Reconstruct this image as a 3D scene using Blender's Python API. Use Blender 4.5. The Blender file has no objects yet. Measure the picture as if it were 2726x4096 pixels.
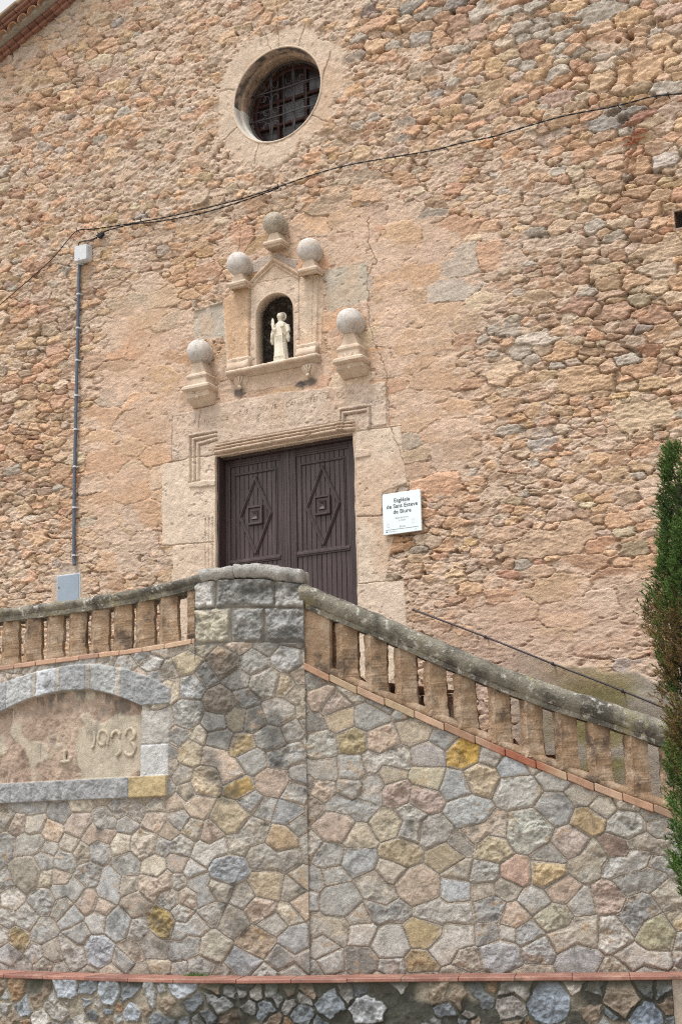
import bpy, math, random
import numpy as np
from mathutils import Vector, Matrix
R_ = math.radians
SC = bpy.context.scene
COL = SC.collection

# ------------------------------------------------------------------ camera
F_, CX, CY = 5689.0, 1363.0, 2048.0            # 50 mm lens, figures in photo pixels
YAW, PITCH, ROLL = R_(28.1364), R_(13.159), R_(-1.3474)
CAM = np.array([0.0, -15.0, 1.6])
_f = np.array([-math.sin(YAW)*math.cos(PITCH), math.cos(YAW)*math.cos(PITCH), math.sin(PITCH)])
_r0 = np.array([math.cos(YAW), math.sin(YAW), 0.0]); _u0 = np.cross(_r0, _f)
_r = _r0*math.cos(ROLL)+_u0*math.sin(ROLL); _u = -_r0*math.sin(ROLL)+_u0*math.cos(ROLL)
cd = bpy.data.cameras.new('camera'); cam = bpy.data.objects.new('camera', cd); COL.objects.link(cam)
cam.matrix_world = Matrix(((_r[0], _u[0], -_f[0], CAM[0]), (_r[1], _u[1], -_f[1], CAM[1]), (_r[2], _u[2], -_f[2], CAM[2]), (0, 0, 0, 1)))
cd.sensor_fit = 'VERTICAL'; cd.sensor_height = 36.0; cd.lens = F_/4096*36.0
cd.clip_start = 0.1; cd.clip_end = 5000
SC.camera = cam
# ------------------------------------------------------------------ sky and sun (bright overcast)
SUN_EL, SUN_AZ = R_(68), R_(200)
w = bpy.data.worlds.new('World'); SC.world = w; w.use_nodes = True
nt = w.node_tree; nt.nodes.clear()
out = nt.nodes.new('ShaderNodeOutputWorld'); bg = nt.nodes.new('ShaderNodeBackground')
sky = nt.nodes.new('ShaderNodeTexSky'); sky.sky_type = 'NISHITA'; sky.sun_disc = False
sky.sun_elevation = SUN_EL; sky.sun_rotation = SUN_AZ; sky.dust_density = 4.0; sky.air_density = 1.0
hs = nt.nodes.new('ShaderNodeHueSaturation'); hs.inputs['Saturation'].default_value = 0.04; hs.inputs['Value'].default_value = 1.55
nt.links.new(sky.outputs[0], hs.inputs['Color']); nt.links.new(hs.outputs[0], bg.inputs['Color'])
nt.links.new(bg.outputs[0], out.inputs['Surface']); bg.inputs['Strength'].default_value = 0.15
sd = bpy.data.lights.new('sun', 'SUN'); sd.energy = 1.75; sd.angle = R_(15); sd.color = (1.0, 0.96, 0.90)
so = bpy.data.objects.new('sun', sd); COL.objects.link(so)
_sdv = Vector((math.sin(SUN_AZ)*math.cos(SUN_EL), math.cos(SUN_AZ)*math.cos(SUN_EL), math.sin(SUN_EL)))
so.rotation_euler = _sdv.to_track_quat('Z', 'Y').to_euler()
SC.cycles.use_denoising = False; SC.render.engine = 'CYCLES'; SC.cycles.filter_width = 1.15
SC.view_settings.view_transform = 'Standard'; SC.view_settings.look = 'None'
SC.view_settings.exposure = 0.24; SC.view_settings.gamma = 1.0

# ------------------------------------------------------------------ projection of photo points onto real planes
K = 2726/1568.0                                  # survey figures below are in a 1568-wide copy of the photo
def ray(x, y): return _f + _r*((x*K-CX)/F_) - _u*((y*K-CY)/F_)
def onY(x, y, Y=0.0):
    d = ray(x, y); return CAM + d*(Y-CAM[1])/d[1]
def onZ(x, y, Z):
    d = ray(x, y); return CAM + d*(Z-CAM[2])/d[2]
def FP(x, y):
    p = onY(x, y); return (p[0], p[2])
def FPs(L): return np.array([FP(*p) for p in L])

# ------------------------------------------------------------------ noise
class Noise:
    def __init__(s, seed): s.t = np.random.RandomState(seed).rand(256, 256).astype(np.float32)
    def __call__(s, X, Z, sx, sz=None):
        sz = sz or sx
        x = X/sx+1000.0; z = Z/sz+1000.0
        xi = np.floor(x).astype(np.int32); zi = np.floor(z).astype(np.int32)
        fx = (x-xi).astype(np.float32); fz = (z-zi).astype(np.float32)
        fx = fx*fx*(3-2*fx); fz = fz*fz*(3-2*fz)
        a = xi & 255; b = (xi+1) & 255; c = zi & 255; d = (zi+1) & 255; t = s.t
        return (t[a, c]*(1-fx)*(1-fz)+t[b, c]*fx*(1-fz)+t[a, d]*(1-fx)*fz+t[b, d]*fx*fz)*2-1
def fbm(X, Z, sx, sz=None, o=3, seed=0, g=0.5):
    sz = sz or sx; r = 0; a = 1.0; tot = 0
    for i in range(o):
        r = r+a*Noise(seed*17+i)(X, Z, sx/2**i, sz/2**i); tot += a; a *= g
    return r/tot
def ss(a, b, x):
    t = np.clip((x-a)/(b-a), 0, 1); return t*t*(3-2*t)
def terr(v, k, w=.3):
    t = v*k; f = np.floor(t); r = t-f; return (f+ss(.5-w/2, .5+w/2, r))/k
def power(xa, za, WX, WZ, S, reach=2.6, wm=0.03, az=1.0, wt=1.0, root=None):
    """straight-edged cells; returns id and true distance to the joint"""
    D1 = np.full(WX.shape, 9.0, np.float32); D2 = D1.copy(); I1 = np.zeros(WX.shape, np.int32); I2 = I1.copy()
    root = np.arange(len(S)) if root is None else root
    for k in range(len(S)):
        x, z, a, b, rot = S[k, :5]; r = max(a, b)*reach+.16+wm; sl = inwin(xa, za, (x-r, z-r), (x+r, z+r))
        d = (WX[sl]-x)**2+(az*(WZ[sl]-z))**2-a*b*az*wt
        if d.size == 0: continue
        d1 = D1[sl]; d2 = D2[sl]; i1 = I1[sl]; i2 = I2[sl]; same = root[i1] == root[k]
        m = d < d1; m2 = (~m) & (d < d2) & ~same; mm = m & ~same
        d2[:] = np.where(mm, d1, np.where(m2, d, d2)); i2[:] = np.where(mm, i1, np.where(m2, k, i2)); d1[:] = np.where(m, d, d1); i1[m] = k
    L = np.hypot(S[I1, 0]-S[I2, 0], az*(S[I1, 1]-S[I2, 1]))+1e-4
    return root[I1], ((D2-D1)/(2*L)).astype(np.float32)
def merge(S, frac, seed, keep=0):
    rs = np.random.RandomState(seed); root = np.arange(len(S))
    for k in range(keep, len(S)):
        if rs.rand() < frac and root[k] == k:
            d = np.hypot(S[:, 0]-S[k, 0], 1.6*(S[:, 1]-S[k, 1])); d[k] = 9; d[:keep] = 9; j = int(np.argmin(d))
            if root[j] == j and not (root == j).sum() > 1: root[j] = k
    return root
def inwin(xa, za, lo, hi):
    i0, i1 = np.searchsorted(xa, [lo[0], hi[0]]); j0, j1 = np.searchsorted(za, [lo[1], hi[1]])
    return slice(j0, j1), slice(i0, i1)
def polysd(X, Z, P):
    P = np.asarray(P, float); n = len(P); d = np.full(X.shape, 1e9, np.float32); ins = np.zeros(X.shape, bool)
    for i in range(n):
        a = P[i]; b = P[(i+1) % n]; e = b-a
        wx = X-a[0]; wz = Z-a[1]; t = np.clip((wx*e[0]+wz*e[1])/(e@e+1e-12), 0, 1)
        d = np.minimum(d, (wx-t*e[0])**2+(wz-t*e[1])**2)
        c = ((a[1] <= Z) & (b[1] > Z)) | ((b[1] <= Z) & (a[1] > Z))
        if abs(e[1]) > 1e-12: ins ^= c & (X < a[0]+(Z-a[1])/e[1]*e[0])
    d = np.sqrt(d); return np.where(ins, -d, d)
def lined(X, Z, P):
    P = np.asarray(P, float); d = np.full(X.shape, 1e9, np.float32)
    for i in range(len(P)-1):
        a = P[i]; e = P[i+1]-a; wx = X-a[0]; wz = Z-a[1]; t = np.clip((wx*e[0]+wz*e[1])/(e@e+1e-12), 0, 1)
        d = np.minimum(d, (wx-t*e[0])**2+(wz-t*e[1])**2)
    return np.sqrt(d)

def dart(x0, x1, z0, z1, tries, size, seed, first=(), k=0.80):
    """ellipses thrown at random; returns rows x,z,a,b,rot"""
    rs = np.random.RandomState(seed); N = 20000
    S = np.zeros((N, 6)); n = 0
    for f in first: S[n, :len(f)] = f; S[n, 5] = 1+n; n += 1
    cand = rs.rand(tries, 2)*[x1-x0, z1-z0]+[x0, z0]; rr = rs.rand(tries, 4)
    for c, r in zip(cand, rr):
        a, b, rot = size(c[0], c[1], r)
        dx = (S[:n, 0]-c[0])/(S[:n, 2]+a); dz = (S[:n, 1]-c[1])/(S[:n, 3]+b)
        if n and (dx*dx+dz*dz).min() < k: continue
        S[n] = (c[0], c[1], a, b, rot, 0); n += 1
    return S[:n]
def voronoi(xa, za, WX, WZ, S, p=3.0, reach=2.4, wm=0.05):
    F1 = np.full(WX.shape, 9.0, np.float32); F2 = F1.copy(); ID = np.zeros(WX.shape, np.int32)
    for k in range(len(S)):
        x, z, a, b, rot = S[k, :5]; rx = max(a, b*abs(math.sin(rot)))*reach+wm; rz = (b+a*abs(math.sin(rot)))*reach+wm
        sl = inwin(xa, za, (x-rx, z-rz), (x+rx, z+rz))
        X = WX[sl]-x; Z = WZ[sl]-z
        if X.size == 0: continue
        c, s = math.cos(rot), math.sin(rot)
        U = np.abs(X*c+Z*s)/a; V = np.abs(-X*s+Z*c)/b
        d = np.sqrt(np.sqrt(U**4+V**4)) if p == 4 else (U**p+V**p)**(1/p) if p != 2 else np.sqrt(U*U+V*V)
        f1 = F1[sl]; f2 = F2[sl]; idd = ID[sl]
        m = d < f1
        f2[:] = np.where(m, f1, np.minimum(f2, d)); f1[:] = np.where(m, d, f1); idd[m] = k
    return F1, F2, ID

# ------------------------------------------------------------------ mesh helpers
def empty(name, loc=(0, 0, 0)):
    o = bpy.data.objects.new(name, None); o.location = loc; COL.objects.link(o); o.empty_display_size = .1; return o
def tag(o, label=None, cat=None, group=None, kind=None):
    if label: o['label'] = label
    if cat: o['category'] = cat
    if group: o['group'] = group
    if kind: o['kind'] = kind
    return o
def link(name, me, mat, parent=None, smooth=False):
    o = bpy.data.objects.new(name, me); COL.objects.link(o)
    if mat: me.materials.append(mat)
    if smooth: me.polygons.foreach_set('use_smooth', [True]*len(me.polygons))
    if parent:
        o.parent = parent
        o.matrix_parent_inverse = Matrix.Translation(-Vector(parent.location)) if parent.parent is None else parent.matrix_world.inverted()
    return o
def npmesh(name, V, Fc, mat, parent=None, col=None, smooth=True):
    """V (n,3), Fc (m,4) quads or (m,3)"""
    used = np.unique(Fc); re = np.full(len(V), -1, np.int64); re[used] = np.arange(len(used))
    V = V[used]; Fc = re[Fc]; k = Fc.shape[1]
    me = bpy.data.meshes.new(name)
    me.vertices.add(len(V)); me.vertices.foreach_set('co', V.astype(np.float32).ravel())
    me.loops.add(Fc.size); me.loops.foreach_set('vertex_index', Fc.astype(np.int32).ravel())
    me.polygons.add(len(Fc)); me.polygons.foreach_set('loop_start', np.arange(0, Fc.size, k, dtype=np.int32))
    me.polygons.foreach_set('use_smooth', np.full(len(Fc), smooth))
    me.update(calc_edges=True)
    if col is not None:
        a = me.color_attributes.new('col', 'FLOAT_COLOR', 'POINT')
        c = np.ones((len(V), 4), np.float32); c[:, :3] = np.clip(col[used], 0.01, 0.9); a.data.foreach_set('color', c.ravel())
    o = bpy.data.objects.new(name, me); COL.objects.link(o); me.materials.append(mat)
    if parent:
        o.parent = parent; o.matrix_parent_inverse = Matrix.Translation(-Vector(parent.location))
    return o
def quads(ny, nx):
    i = np.arange(ny*nx).reshape(ny, nx)
    return np.stack([i[:-1, :-1], i[:-1, 1:], i[1:, 1:], i[1:, :-1]], -1)
class MB:
    """collects simple shapes into one mesh"""
    def __init__(s): s.v = []; s.f = []; s.c = []; s.col = None
    def add(s, V, Fc):
        n = len(s.v); s.v += [tuple(v) for v in V]; s.f += [tuple(i+n for i in f) for f in Fc]; s.c += [s.col or (1, 1, 1)]*len(V)
    def box(s, x0, x1, y0, y1, z0, z1, bev=0.0):
        s.obox(((x0+x1)/2, (y0+y1)/2, (z0+z1)/2), (1, 0, 0), (0, 1, 0), (0, 0, 1), (x1-x0)/2, (y1-y0)/2, (z1-z0)/2, bev)
    def obox(s, c, ex, ey, ez, hx, hy, hz, bev=0.0):
        c = np.array(c, float); ex, ey, ez = (np.array(e, float) for e in (ex, ey, ez))
        bev = min(bev, .45*min(hx, hy, hz))
        if bev <= 0:
            V = [c+ex*hx*i+ey*hy*j+ez*hz*k for i in (-1, 1) for j in (-1, 1) for k in (-1, 1)]
            s.add(V, [(0, 1, 3, 2), (4, 6, 7, 5), (0, 4, 5, 1), (2, 3, 7, 6), (0, 2, 6, 4), (1, 5, 7, 3)]); return
        V = []; idx = {}
        for i in (-1, 1):
            for j in (-1, 1):
                for k in (-1, 1):
                    for a in range(3):
                        q = [hx-bev, hy-bev, hz-bev]; q[a] = (hx, hy, hz)[a]
                        idx[(i, j, k, a)] = len(V); V.append(c+ex*q[0]*i+ey*q[1]*j+ez*q[2]*k)
        Fc = []
        for a in range(3):
            b_, c_ = (a+1) % 3, (a+2) % 3
            for sg in (-1, 1):
                f = []
                for (p, q) in ((-1, -1), (1, -1), (1, 1), (-1, 1)):
                    t = [0, 0, 0]; t[a] = sg; t[b_] = p; t[c_] = q; f.append(idx[tuple(t)+(a,)])
                Fc.append(f if sg > 0 else f[::-1])
            for p in (-1, 1):
                for q in (-1, 1):          # edge along axis a between faces b_ and c_
                    t0 = [0, 0, 0]; t0[a] = -1; t0[b_] = p; t0[c_] = q; t1 = list(t0); t1[a] = 1
                    f = [idx[tuple(t0)+(b_,)], idx[tuple(t1)+(b_,)], idx[tuple(t1)+(c_,)], idx[tuple(t0)+(c_,)]]
                    Fc.append(f if p*q < 0 else f[::-1])
        for i in (-1, 1):
            for j in (-1, 1):
                for k in (-1, 1):
                    f = [idx[(i, j, k, a)] for a in range(3)]; Fc.append(f if i*j*k > 0 else f[::-1])
        s.add(V, Fc)
    def rings(s, RG, closed=True, cap=True):
        n = len(RG[0]); V = [p for r in RG for p in r]; Fc = []
        for i in range(len(RG)-1):
            for j in range(n if closed else n-1):
                k = (j+1) % n; Fc.append((i*n+j, i*n+k, (i+1)*n+k, (i+1)*n+j))
        if cap: Fc.append(tuple(range(n-1, -1, -1))); Fc.append(tuple((len(RG)-1)*n+i for i in range(n)))
        s.add(V, Fc)
    def tube(s, P, r, n=8, cap=True):
        P = [Vector(p) for p in P]; rr = r if isinstance(r, (list, tuple)) else [r]*len(P); RG = []; up = None
        for i, p in enumerate(P):
            t = (P[min(i+1, len(P)-1)]-P[max(i-1, 0)]).normalized()
            if up is None: up = Vector((0, 0, 1)) if abs(t.z) < .9 else Vector((0, 1, 0))
            a = t.cross(up).normalized(); b = a.cross(t).normalized(); up = b
            RG.append([p+a*(rr[i]*math.cos(2*math.pi*k/n))+b*(rr[i]*math.sin(2*math.pi*k/n)) for k in range(n)])
        s.rings(RG, True, cap)
    def sphere(s, c, r, nu=24, nv=14, f=None):
        RG = []
        for j in range(nv+1):
            th = math.pi*(j/nv)*.998+.001; RG.append([])
            for i in range(nu):
                ph = 2*math.pi*i/nu; d = Vector((math.sin(th)*math.cos(ph), math.sin(th)*math.sin(ph), math.cos(th)))
                q = f(d) if f else 1
                rr = r if isinstance(r, (list, tuple)) else (r, r, r)
                RG[-1].append(Vector(c)+Vector((d.x*rr[0], d.y*rr[1], d.z*rr[2]))*q)
        s.rings(RG[::-1])
    def build(s, name, mat, parent=None, smooth=False, colors=False):
        me = bpy.data.meshes.new(name); me.from_pydata([tuple(map(float, v)) for v in s.v], [], s.f); me.update()
        if colors:
            a = me.color_attributes.new('col', 'FLOAT_COLOR', 'POINT')
            c = np.ones((len(s.v), 4), np.float32); c[:, :3] = s.c; a.data.foreach_set('color', c.ravel())
        return link(name, me, mat, parent, smooth)

# ------------------------------------------------------------------ materials
def mat(name, base=(.5, .5, .5), attr=False, rough=.9, fine=90.0, famt=.25, bump=.4, bdist=.004, mid=9.0, mamt=.25, spots=None, spec=.25, metal=0.0, second=None, stretch=(1, 1, 1)):
    m = bpy.data.materials.new(name); m.use_nodes = True; t = m.node_tree; N = t.nodes; L = t.links
    b = N['Principled BSDF']; b.inputs['Roughness'].default_value = rough; b.inputs['Specular IOR Level'].default_value = spec
    b.inputs['Metallic'].default_value = metal
    tc = N.new('ShaderNodeTexCoord'); mp = N.new('ShaderNodeMapping'); mp.inputs['Scale'].default_value = stretch
    L.new(tc.outputs['Object'], mp.inputs['Vector'])
    def noise(sc, det=4, r=.6, off=0):
        n = N.new('ShaderNodeTexNoise'); n.inputs['Scale'].default_value = sc; n.inputs['Detail'].default_value = det; n.inputs['Roughness'].default_value = r
        L.new(mp.outputs[0], n.inputs['Vector']); return n.outputs['Fac']
    def mr(o, a, b2, c=0.25, d=0.75):
        q = N.new('ShaderNodeMapRange'); q.inputs['From Min'].default_value = c; q.inputs['From Max'].default_value = d
        q.inputs['To Min'].default_value = a; q.inputs['To Max'].default_value = b2; L.new(o, q.inputs['Value']); return q.outputs[0]
    if attr:
        at = N.new('ShaderNodeAttribute'); at.attribute_name = 'col'; c0 = at.outputs['Color']
    else:
        rg = N.new('ShaderNodeRGB'); rg.outputs[0].default_value = (*base, 1); c0 = rg.outputs[0]
    if second:                                    # second colour by blotches
        mx = N.new('ShaderNodeMix'); mx.data_type = 'RGBA'; L.new(c0, mx.inputs['A']); mx.inputs['B'].default_value = (*second[0], 1)
        L.new(mr(noise(second[1], 6, .65), 0, second[4] if len(second) > 4 else 1, second[2], second[3]), mx.inputs['Factor']); c0 = mx.outputs['Result']
    if spots:
        for (sc_, colr, lo, hi) in spots:
            mx = N.new('ShaderNodeMix'); mx.data_type = 'RGBA'; L.new(c0, mx.inputs['A']); mx.inputs['B'].default_value = (*colr, 1)
            L.new(mr(noise(sc_, 5, .7), 0, 1, lo, hi), mx.inputs['Factor']); c0 = mx.outputs['Result']
    f1 = noise(fine, 3, .7); f2 = noise(mid, 5, .6)
    ml = N.new('ShaderNodeMath'); ml.operation = 'MULTIPLY'; L.new(mr(f1, 1-famt, 1+famt), ml.inputs[0]); L.new(mr(f2, 1-mamt, 1+mamt), ml.inputs[1])
    vm = N.new('ShaderNodeVectorMath'); vm.operation = 'SCALE'; L.new(c0, vm.inputs[0]); L.new(ml.outputs[0], vm.inputs['Scale'])
    L.new(vm.outputs[0], b.inputs['Base Color'])
    bp = N.new('ShaderNodeBump'); bp.inputs['Strength'].default_value = bump; bp.inputs['Distance'].default_value = bdist
    ad = N.new('ShaderNodeMath'); ad.operation = 'ADD'; L.new(f1, ad.inputs[0]); L.new(noise(fine*.35, 4, .6), ad.inputs[1])
    L.new(ad.outputs[0], bp.inputs['Height']); L.new(bp.outputs[0], b.inputs['Normal'])
    return m
M = {}
M['wall'] = mat('rubble_masonry', attr=True, fine=70, famt=.22, bump=.8, bdist=.012, mid=14, mamt=.12)
M['flag'] = mat('flagstone_masonry', attr=True, fine=85, famt=.26, bump=.8, bdist=.008, mid=16, mamt=.16)
M['cut'] = mat('carved_stone', (.52, .42, .33), fine=60, famt=.12, bump=.5, bdist=.006, mid=5, mamt=.14, second=((.46, .32, .22), 6, .50, .66, .7), spots=[(11, (.30, .27, .24), .60, .70)])
M['ball'] = mat('weathered_ball_stone', (.50, .47, .44), fine=70, famt=.15, bump=.6, bdist=.006, mid=14, mamt=.2, second=((.33, .30, .28), 22, .52, .66, .8), spots=[(7, (.38, .29, .22), .54, .68), (60, (.20, .18, .17), .66, .72)])
M['oldball'] = mat('pitted_ball_stone', (.40, .35, .28), fine=50, famt=.3, bump=1, bdist=.02, mid=14, mamt=.3, second=((.24, .21, .17), 12, .48, .62, .8))
M['brick'] = mat('terracotta', attr=True, fine=80, famt=.15, bump=.4, bdist=.004, mid=10, mamt=.2)
M['lichen'] = mat('lichen_stone', (.20, .185, .15), fine=60, famt=.35, bump=1.0, bdist=.015, mid=7, mamt=.35,
                  second=((.07, .066, .058), 3.2, .46, .58, .9), spots=[(11, (.42, .41, .37), .57, .63), (24, (.36, .26, .07), .66, .70), (3.4, (.25, .22, .13), .54, .66)])
M['capstone'] = mat('grey_capstone', (.33, .32, .30), fine=60, famt=.3, bump=1.0, bdist=.015, mid=7, mamt=.3, second=((.15, .145, .13), 6, .52, .66, .7))
M['baluster'] = mat('baluster_render', (.265, .18, .115), fine=50, famt=.2, bump=.9, bdist=.012, mid=7, mamt=.3,
                    second=((.33, .25, .18), 5, .50, .56, .85), spots=[(4, (.11, .08, .058), .52, .64), (30, (.40, .37, .32), .66, .70)], stretch=(1, 1, .85))
M['wood'] = mat('dark_painted_wood', (.047, .030, .030), rough=.42, fine=60, famt=.5, bump=.4, bdist=.004, mid=5, mamt=.4, spec=.45, stretch=(3, 3, .25), second=((.075, .055, .052), 1.6, .50, .68, .8), spots=[(22, (.25, .22, .20), .735, .75)])
M['redwood'] = mat('red_brown_wood', (.045, .018, .015), rough=.6, fine=60, bump=.2)
M['iron'] = mat('dark_iron', (.06, .052, .055), rough=.6, fine=60, bump=.3, metal=.3)
M['black'] = mat('black_cable_rubber', (.015, .015, .016), rough=.6, fine=60, bump=.1)
M['glass'] = mat('dusty_dark_glass', (.022, .018, .018), rough=.25, fine=20, bump=.05, spec=.5)
M['pipe'] = mat('grey_blue_pipe', (.085, .105, .14), rough=.5, fine=40, bump=.1)
M['plastic'] = mat('light_grey_plastic', (.50, .52, .55), rough=.45, fine=30, famt=.05, bump=.05, mid=3, mamt=.08)
M['cabinet'] = mat('grey_painted_metal', (.24, .29, .35), rough=.45, fine=40, famt=.06, bump=.08, mid=3, mamt=.08)
M['sign'] = mat('white_sign_panel', (.68, .76, .78), rough=.35, fine=20, famt=.02, bump=.02, mid=2, mamt=.03)
M['ink'] = mat('dark_lettering', (.045, .055, .07), rough=.6, bump=0)
M['faint'] = mat('faded_lettering', (.42, .46, .48), rough=.6, bump=0)
M['statue'] = mat('cream_statue_stone', (.64, .59, .49), rough=.75, fine=40, famt=.05, bump=.1, mid=12, mamt=.12)
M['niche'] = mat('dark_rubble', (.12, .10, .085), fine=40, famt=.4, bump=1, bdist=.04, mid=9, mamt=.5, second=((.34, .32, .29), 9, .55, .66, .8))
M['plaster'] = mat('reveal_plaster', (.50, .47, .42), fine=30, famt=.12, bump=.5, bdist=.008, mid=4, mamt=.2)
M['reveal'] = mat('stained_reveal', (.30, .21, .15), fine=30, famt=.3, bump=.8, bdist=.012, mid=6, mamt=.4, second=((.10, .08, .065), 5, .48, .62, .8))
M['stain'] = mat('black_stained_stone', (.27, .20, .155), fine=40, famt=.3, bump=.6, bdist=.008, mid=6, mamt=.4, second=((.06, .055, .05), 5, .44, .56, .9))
M['tile'] = mat('roof_tile', (.34, .19, .115), fine=50, famt=.25, bump=.6, mid=6, mamt=.3, second=((.25, .21, .17), 6, .5, .6, .8))
M['cement'] = mat('grey_cement', (.28, .25, .21), fine=60, famt=.2, bump=.5, mid=6, mamt=.2)
M['step'] = mat('step_stone', (.20, .19, .17), fine=60, famt=.3, bump=.7, mid=7, mamt=.35, second=((.12, .14, .06), 5, .55, .68, .6))
M['ground'] = mat('ground_paving', (.33, .29, .24), fine=20, famt=.2, bump=.5, mid=1, mamt=.2)
M['bark'] = mat('cypress_bark', (.13, .10, .08), fine=40, bump=.8)

# ================================================================== CHURCH FACADE
church = empty('church', (-9, 0, 0))
tag(church, 'ochre rubble stone church front with dark double doors, round window and statue niche', 'church')
DX0, DX1, DZT, DZ0 = -9.845, -7.813, 6.555, 3.55           # door opening
OC = (-8.85, 11.475); OR = .678                              # round window
NX0, NX1, NZ0, NSP, NTOP = -9.209, -8.640, 7.64, 8.36, 8.625 # niche
rake = lambda x: 13.44+(x+13.787)*.4043                      # under side of the verge

def axis(a, b, c, d, fine, coarse):
    return np.unique(np.round(np.concatenate([np.arange(a, b, coarse), np.arange(b, c, fine), np.arange(c, d, coarse)]), 5))
xa = axis(-15.4, -11.0, -6.3, -1.2, .0072, .0115)
za = axis(-.12, 3.3, 10.0, 15.6, .0074, .0115)
# snap grid lines onto the door opening so that its arrises are straight
for v in (DX0, DX1): xa[np.argmin(abs(xa-v))] = v
for v in (DZT,): za[np.argmin(abs(za-v))] = v
X, Z = np.meshgrid(xa.astype(np.float32), za.astype(np.float32))

def blob(x, z, c, r, rz=None):
    cx_, cz_ = FP(*c); rz = rz or r
    return np.exp(-((x-cx_)/r)**2-((z-cz_)/rz)**2)
def blockz(x, z):        # 0 rubble ... 1 large dressed blocks under smeared render
    b = blob(x, z, (290, 1050), 1.0, 2.0)+blob(x, z, (330, 780), .55, .9)+blob(x, z, (980, 640), 1.1, .9)+blob(x, z, (700, 560), 1.4, .5) \
        + blob(x, z, (900, 850), .9, 1.4)+.8*blob(x, z, (1020, 1020), .7, .7)+blob(x, z, (600, 900), 1.6, 1.4)+.9*blob(x, z, (1250, 1430), 1.8, .75)+.5*blob(x, z, (1400, 1150), .8, .8)
    return np.clip(b, 0, 1)
def openz(x, z):         # open, mortar-free joints
    b = blob(x, z, (1440, 300), .55, 1.6)+.9*blob(x, z, (1010, 40), 1.4, .35)+.65*blob(x, z, (1300, 120), 1.5, 1.2)+.6*blob(x, z, (1330, 800), 1.3, .9)+.55*blob(x, z, (1500, 650), .8, 1.2) \
        + .6*blob(x, z, (60, 900), .9, 1.5)+.4*blob(x, z, (60, 1100), .8, 1.0)+.45*blob(x, z, (130, 200), 1.6, .9)+.45*blob(x, z, (420, 620), .7, .35)+.6*blob(x, z, (950, 1200), .45, .35)+.4*blob(x, z, (1300, 1250), 1.4, .5)
    return np.clip(b, 0, 1)
# special stones: photo x, y, half width, half height, tilt, colour
GREY, LGREY, CREAM = (.25, .26, .25), (.36, .36, .34), (.47, .40, .31)
SPEC = [((235, 960), .30, .15, 0, (.44, .29, .18)), ((360, 1000), .3, .13, 0, (.45, .30, .19)), ((985, 780), .36, .15, 0, (.45, .31, .19)), ((1010, 870), .32, .14, 0, (.43, .29, .18)), ((960, 960), .34, .16, 0, (.46, .32, .20)), ((570, 470), .25, .1, 0, (.43, .29, .18)), ((1010, 720), .34, .14, 0, (.46, .32, .2)), ((860, 440), .3, .13, 0, (.44, .3, .19)), ((797, 662), .30, .26, 0, (.36, .32, .26)), ((480, 740), .235, .235, 0, (.37, .34, .28)), ((1400, 280), .28, .10, .05, (.25, .25, .24)), ((1045, 12), .15, .06, 0, (.18, .18, .18)),
        ((850, 25), .10, .06, 0, (.17, .13, .14)), ((965, 90), .13, .07, 0, LGREY), ((1120, 325), .11, .06, .1, (.47, .24, .10)), ((145, 625), .11, .055, 0, (.23, .23, .20)),
        ((945, 15), .13, .06, 0, GREY), ((1245, 1022), .13, .08, 0, (.36, .35, .33)), ((1065, 600), .22, .17, 0, (.36, .33, .28)), ((760, 45), .0, .0, 0, None),
        ((910, 560), .32, .19, 0, (.46, .32, .19)), ((930, 640), .36, .14, 0, (.45, .30, .18)), ((730, 280), .0, 0, 0, None), ((1440, 290), .0, 0, 0, None),
        ((1460, 275), .20, .06, 0, (.33, .18, .13)), ((1440, 40), .18, .09, -.1, (.47, .32, .18)), ((1130, 205), .24, .12, 0, (.42, .31, .19)), ((1390, 150), .14, .07, 0, CREAM),
        ((1160, 95), .11, .05, 0, CREAM), ((1095, 75), .13, .09, 0, (.36, .25, .19)), ((1370, 200), .0, 0, 0, None), ((1450, 1530), .16, .07, 0, (.38, .38, .37)),
        ((1260, 1250), .55, .16, 0, (.44, .32, .21)), ((1150, 1230), .3, .10, 0, (.45, .32, .22)), ((1330, 870), .3, .14, 0, (.42, .29, .17)), ((1530, 575), .3, .12, 0, (.44, .34, .23)),
        ((1475, 955), .30, .18, 0, (.44, .35, .23)), ((240, 1060), .34, .20, 0, (.45, .29, .18)), ((330, 1190), .36, .16, 0, (.46, .30, .18)), ((290, 1130), .3, .14, 0, (.45, .29, .17)),
        ((620, 520), .0, 0, 0, None), ((545, 555), .28, .20, 0, (.43, .26, .17)), ((470, 630), .22, .12, 0, (.45, .28, .18)), ((920, 1260), .17, .05, .05, (.46, .27, .13)), ((905, 1240), .15, .04, 0, (.45, .26, .12))]
first = []; fcol = []
for (p, a, b, rt, c) in SPEC:
    if c: q = FP(*p); first.append((q[0], q[1], a, b, rt)); fcol.append(c)
def fsize(x, z, r):
    bz = blockz(x, z); oz = openz(x, z)
    s = .046+.050*r[0]**1.7; s *= 1+.35*oz*(r[2] > .4)
    if r[3] > .86: s *= 1.5
    a = s*(1.25+.75*r[1]); b = s*(.62+.33*r[2])
    if bz > .45+.3*r[3]: a, b = .19+.18*r[0], .095+.07*r[1]
    return a, b, (r[2]-.5)*.30
S = dart(-15.3, -1.2, -.1, 15.5, 60000, fsize, 5, first, k=.74)
rs = np.random.RandomState(3); n = len(S)
wx = X+.030*fbm(X, Z, .16, .12, 3, 1)+.012*Noise(99)(X, Z, .035); wz = Z+.020*fbm(X, Z, .16, .10, 3, 2)+.009*Noise(98)(X, Z, .035)
F1, F2, ID = voronoi(xa, za, wx, wz, S, 3.0)
sa, sb = S[:, 2], S[:, 3]
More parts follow.
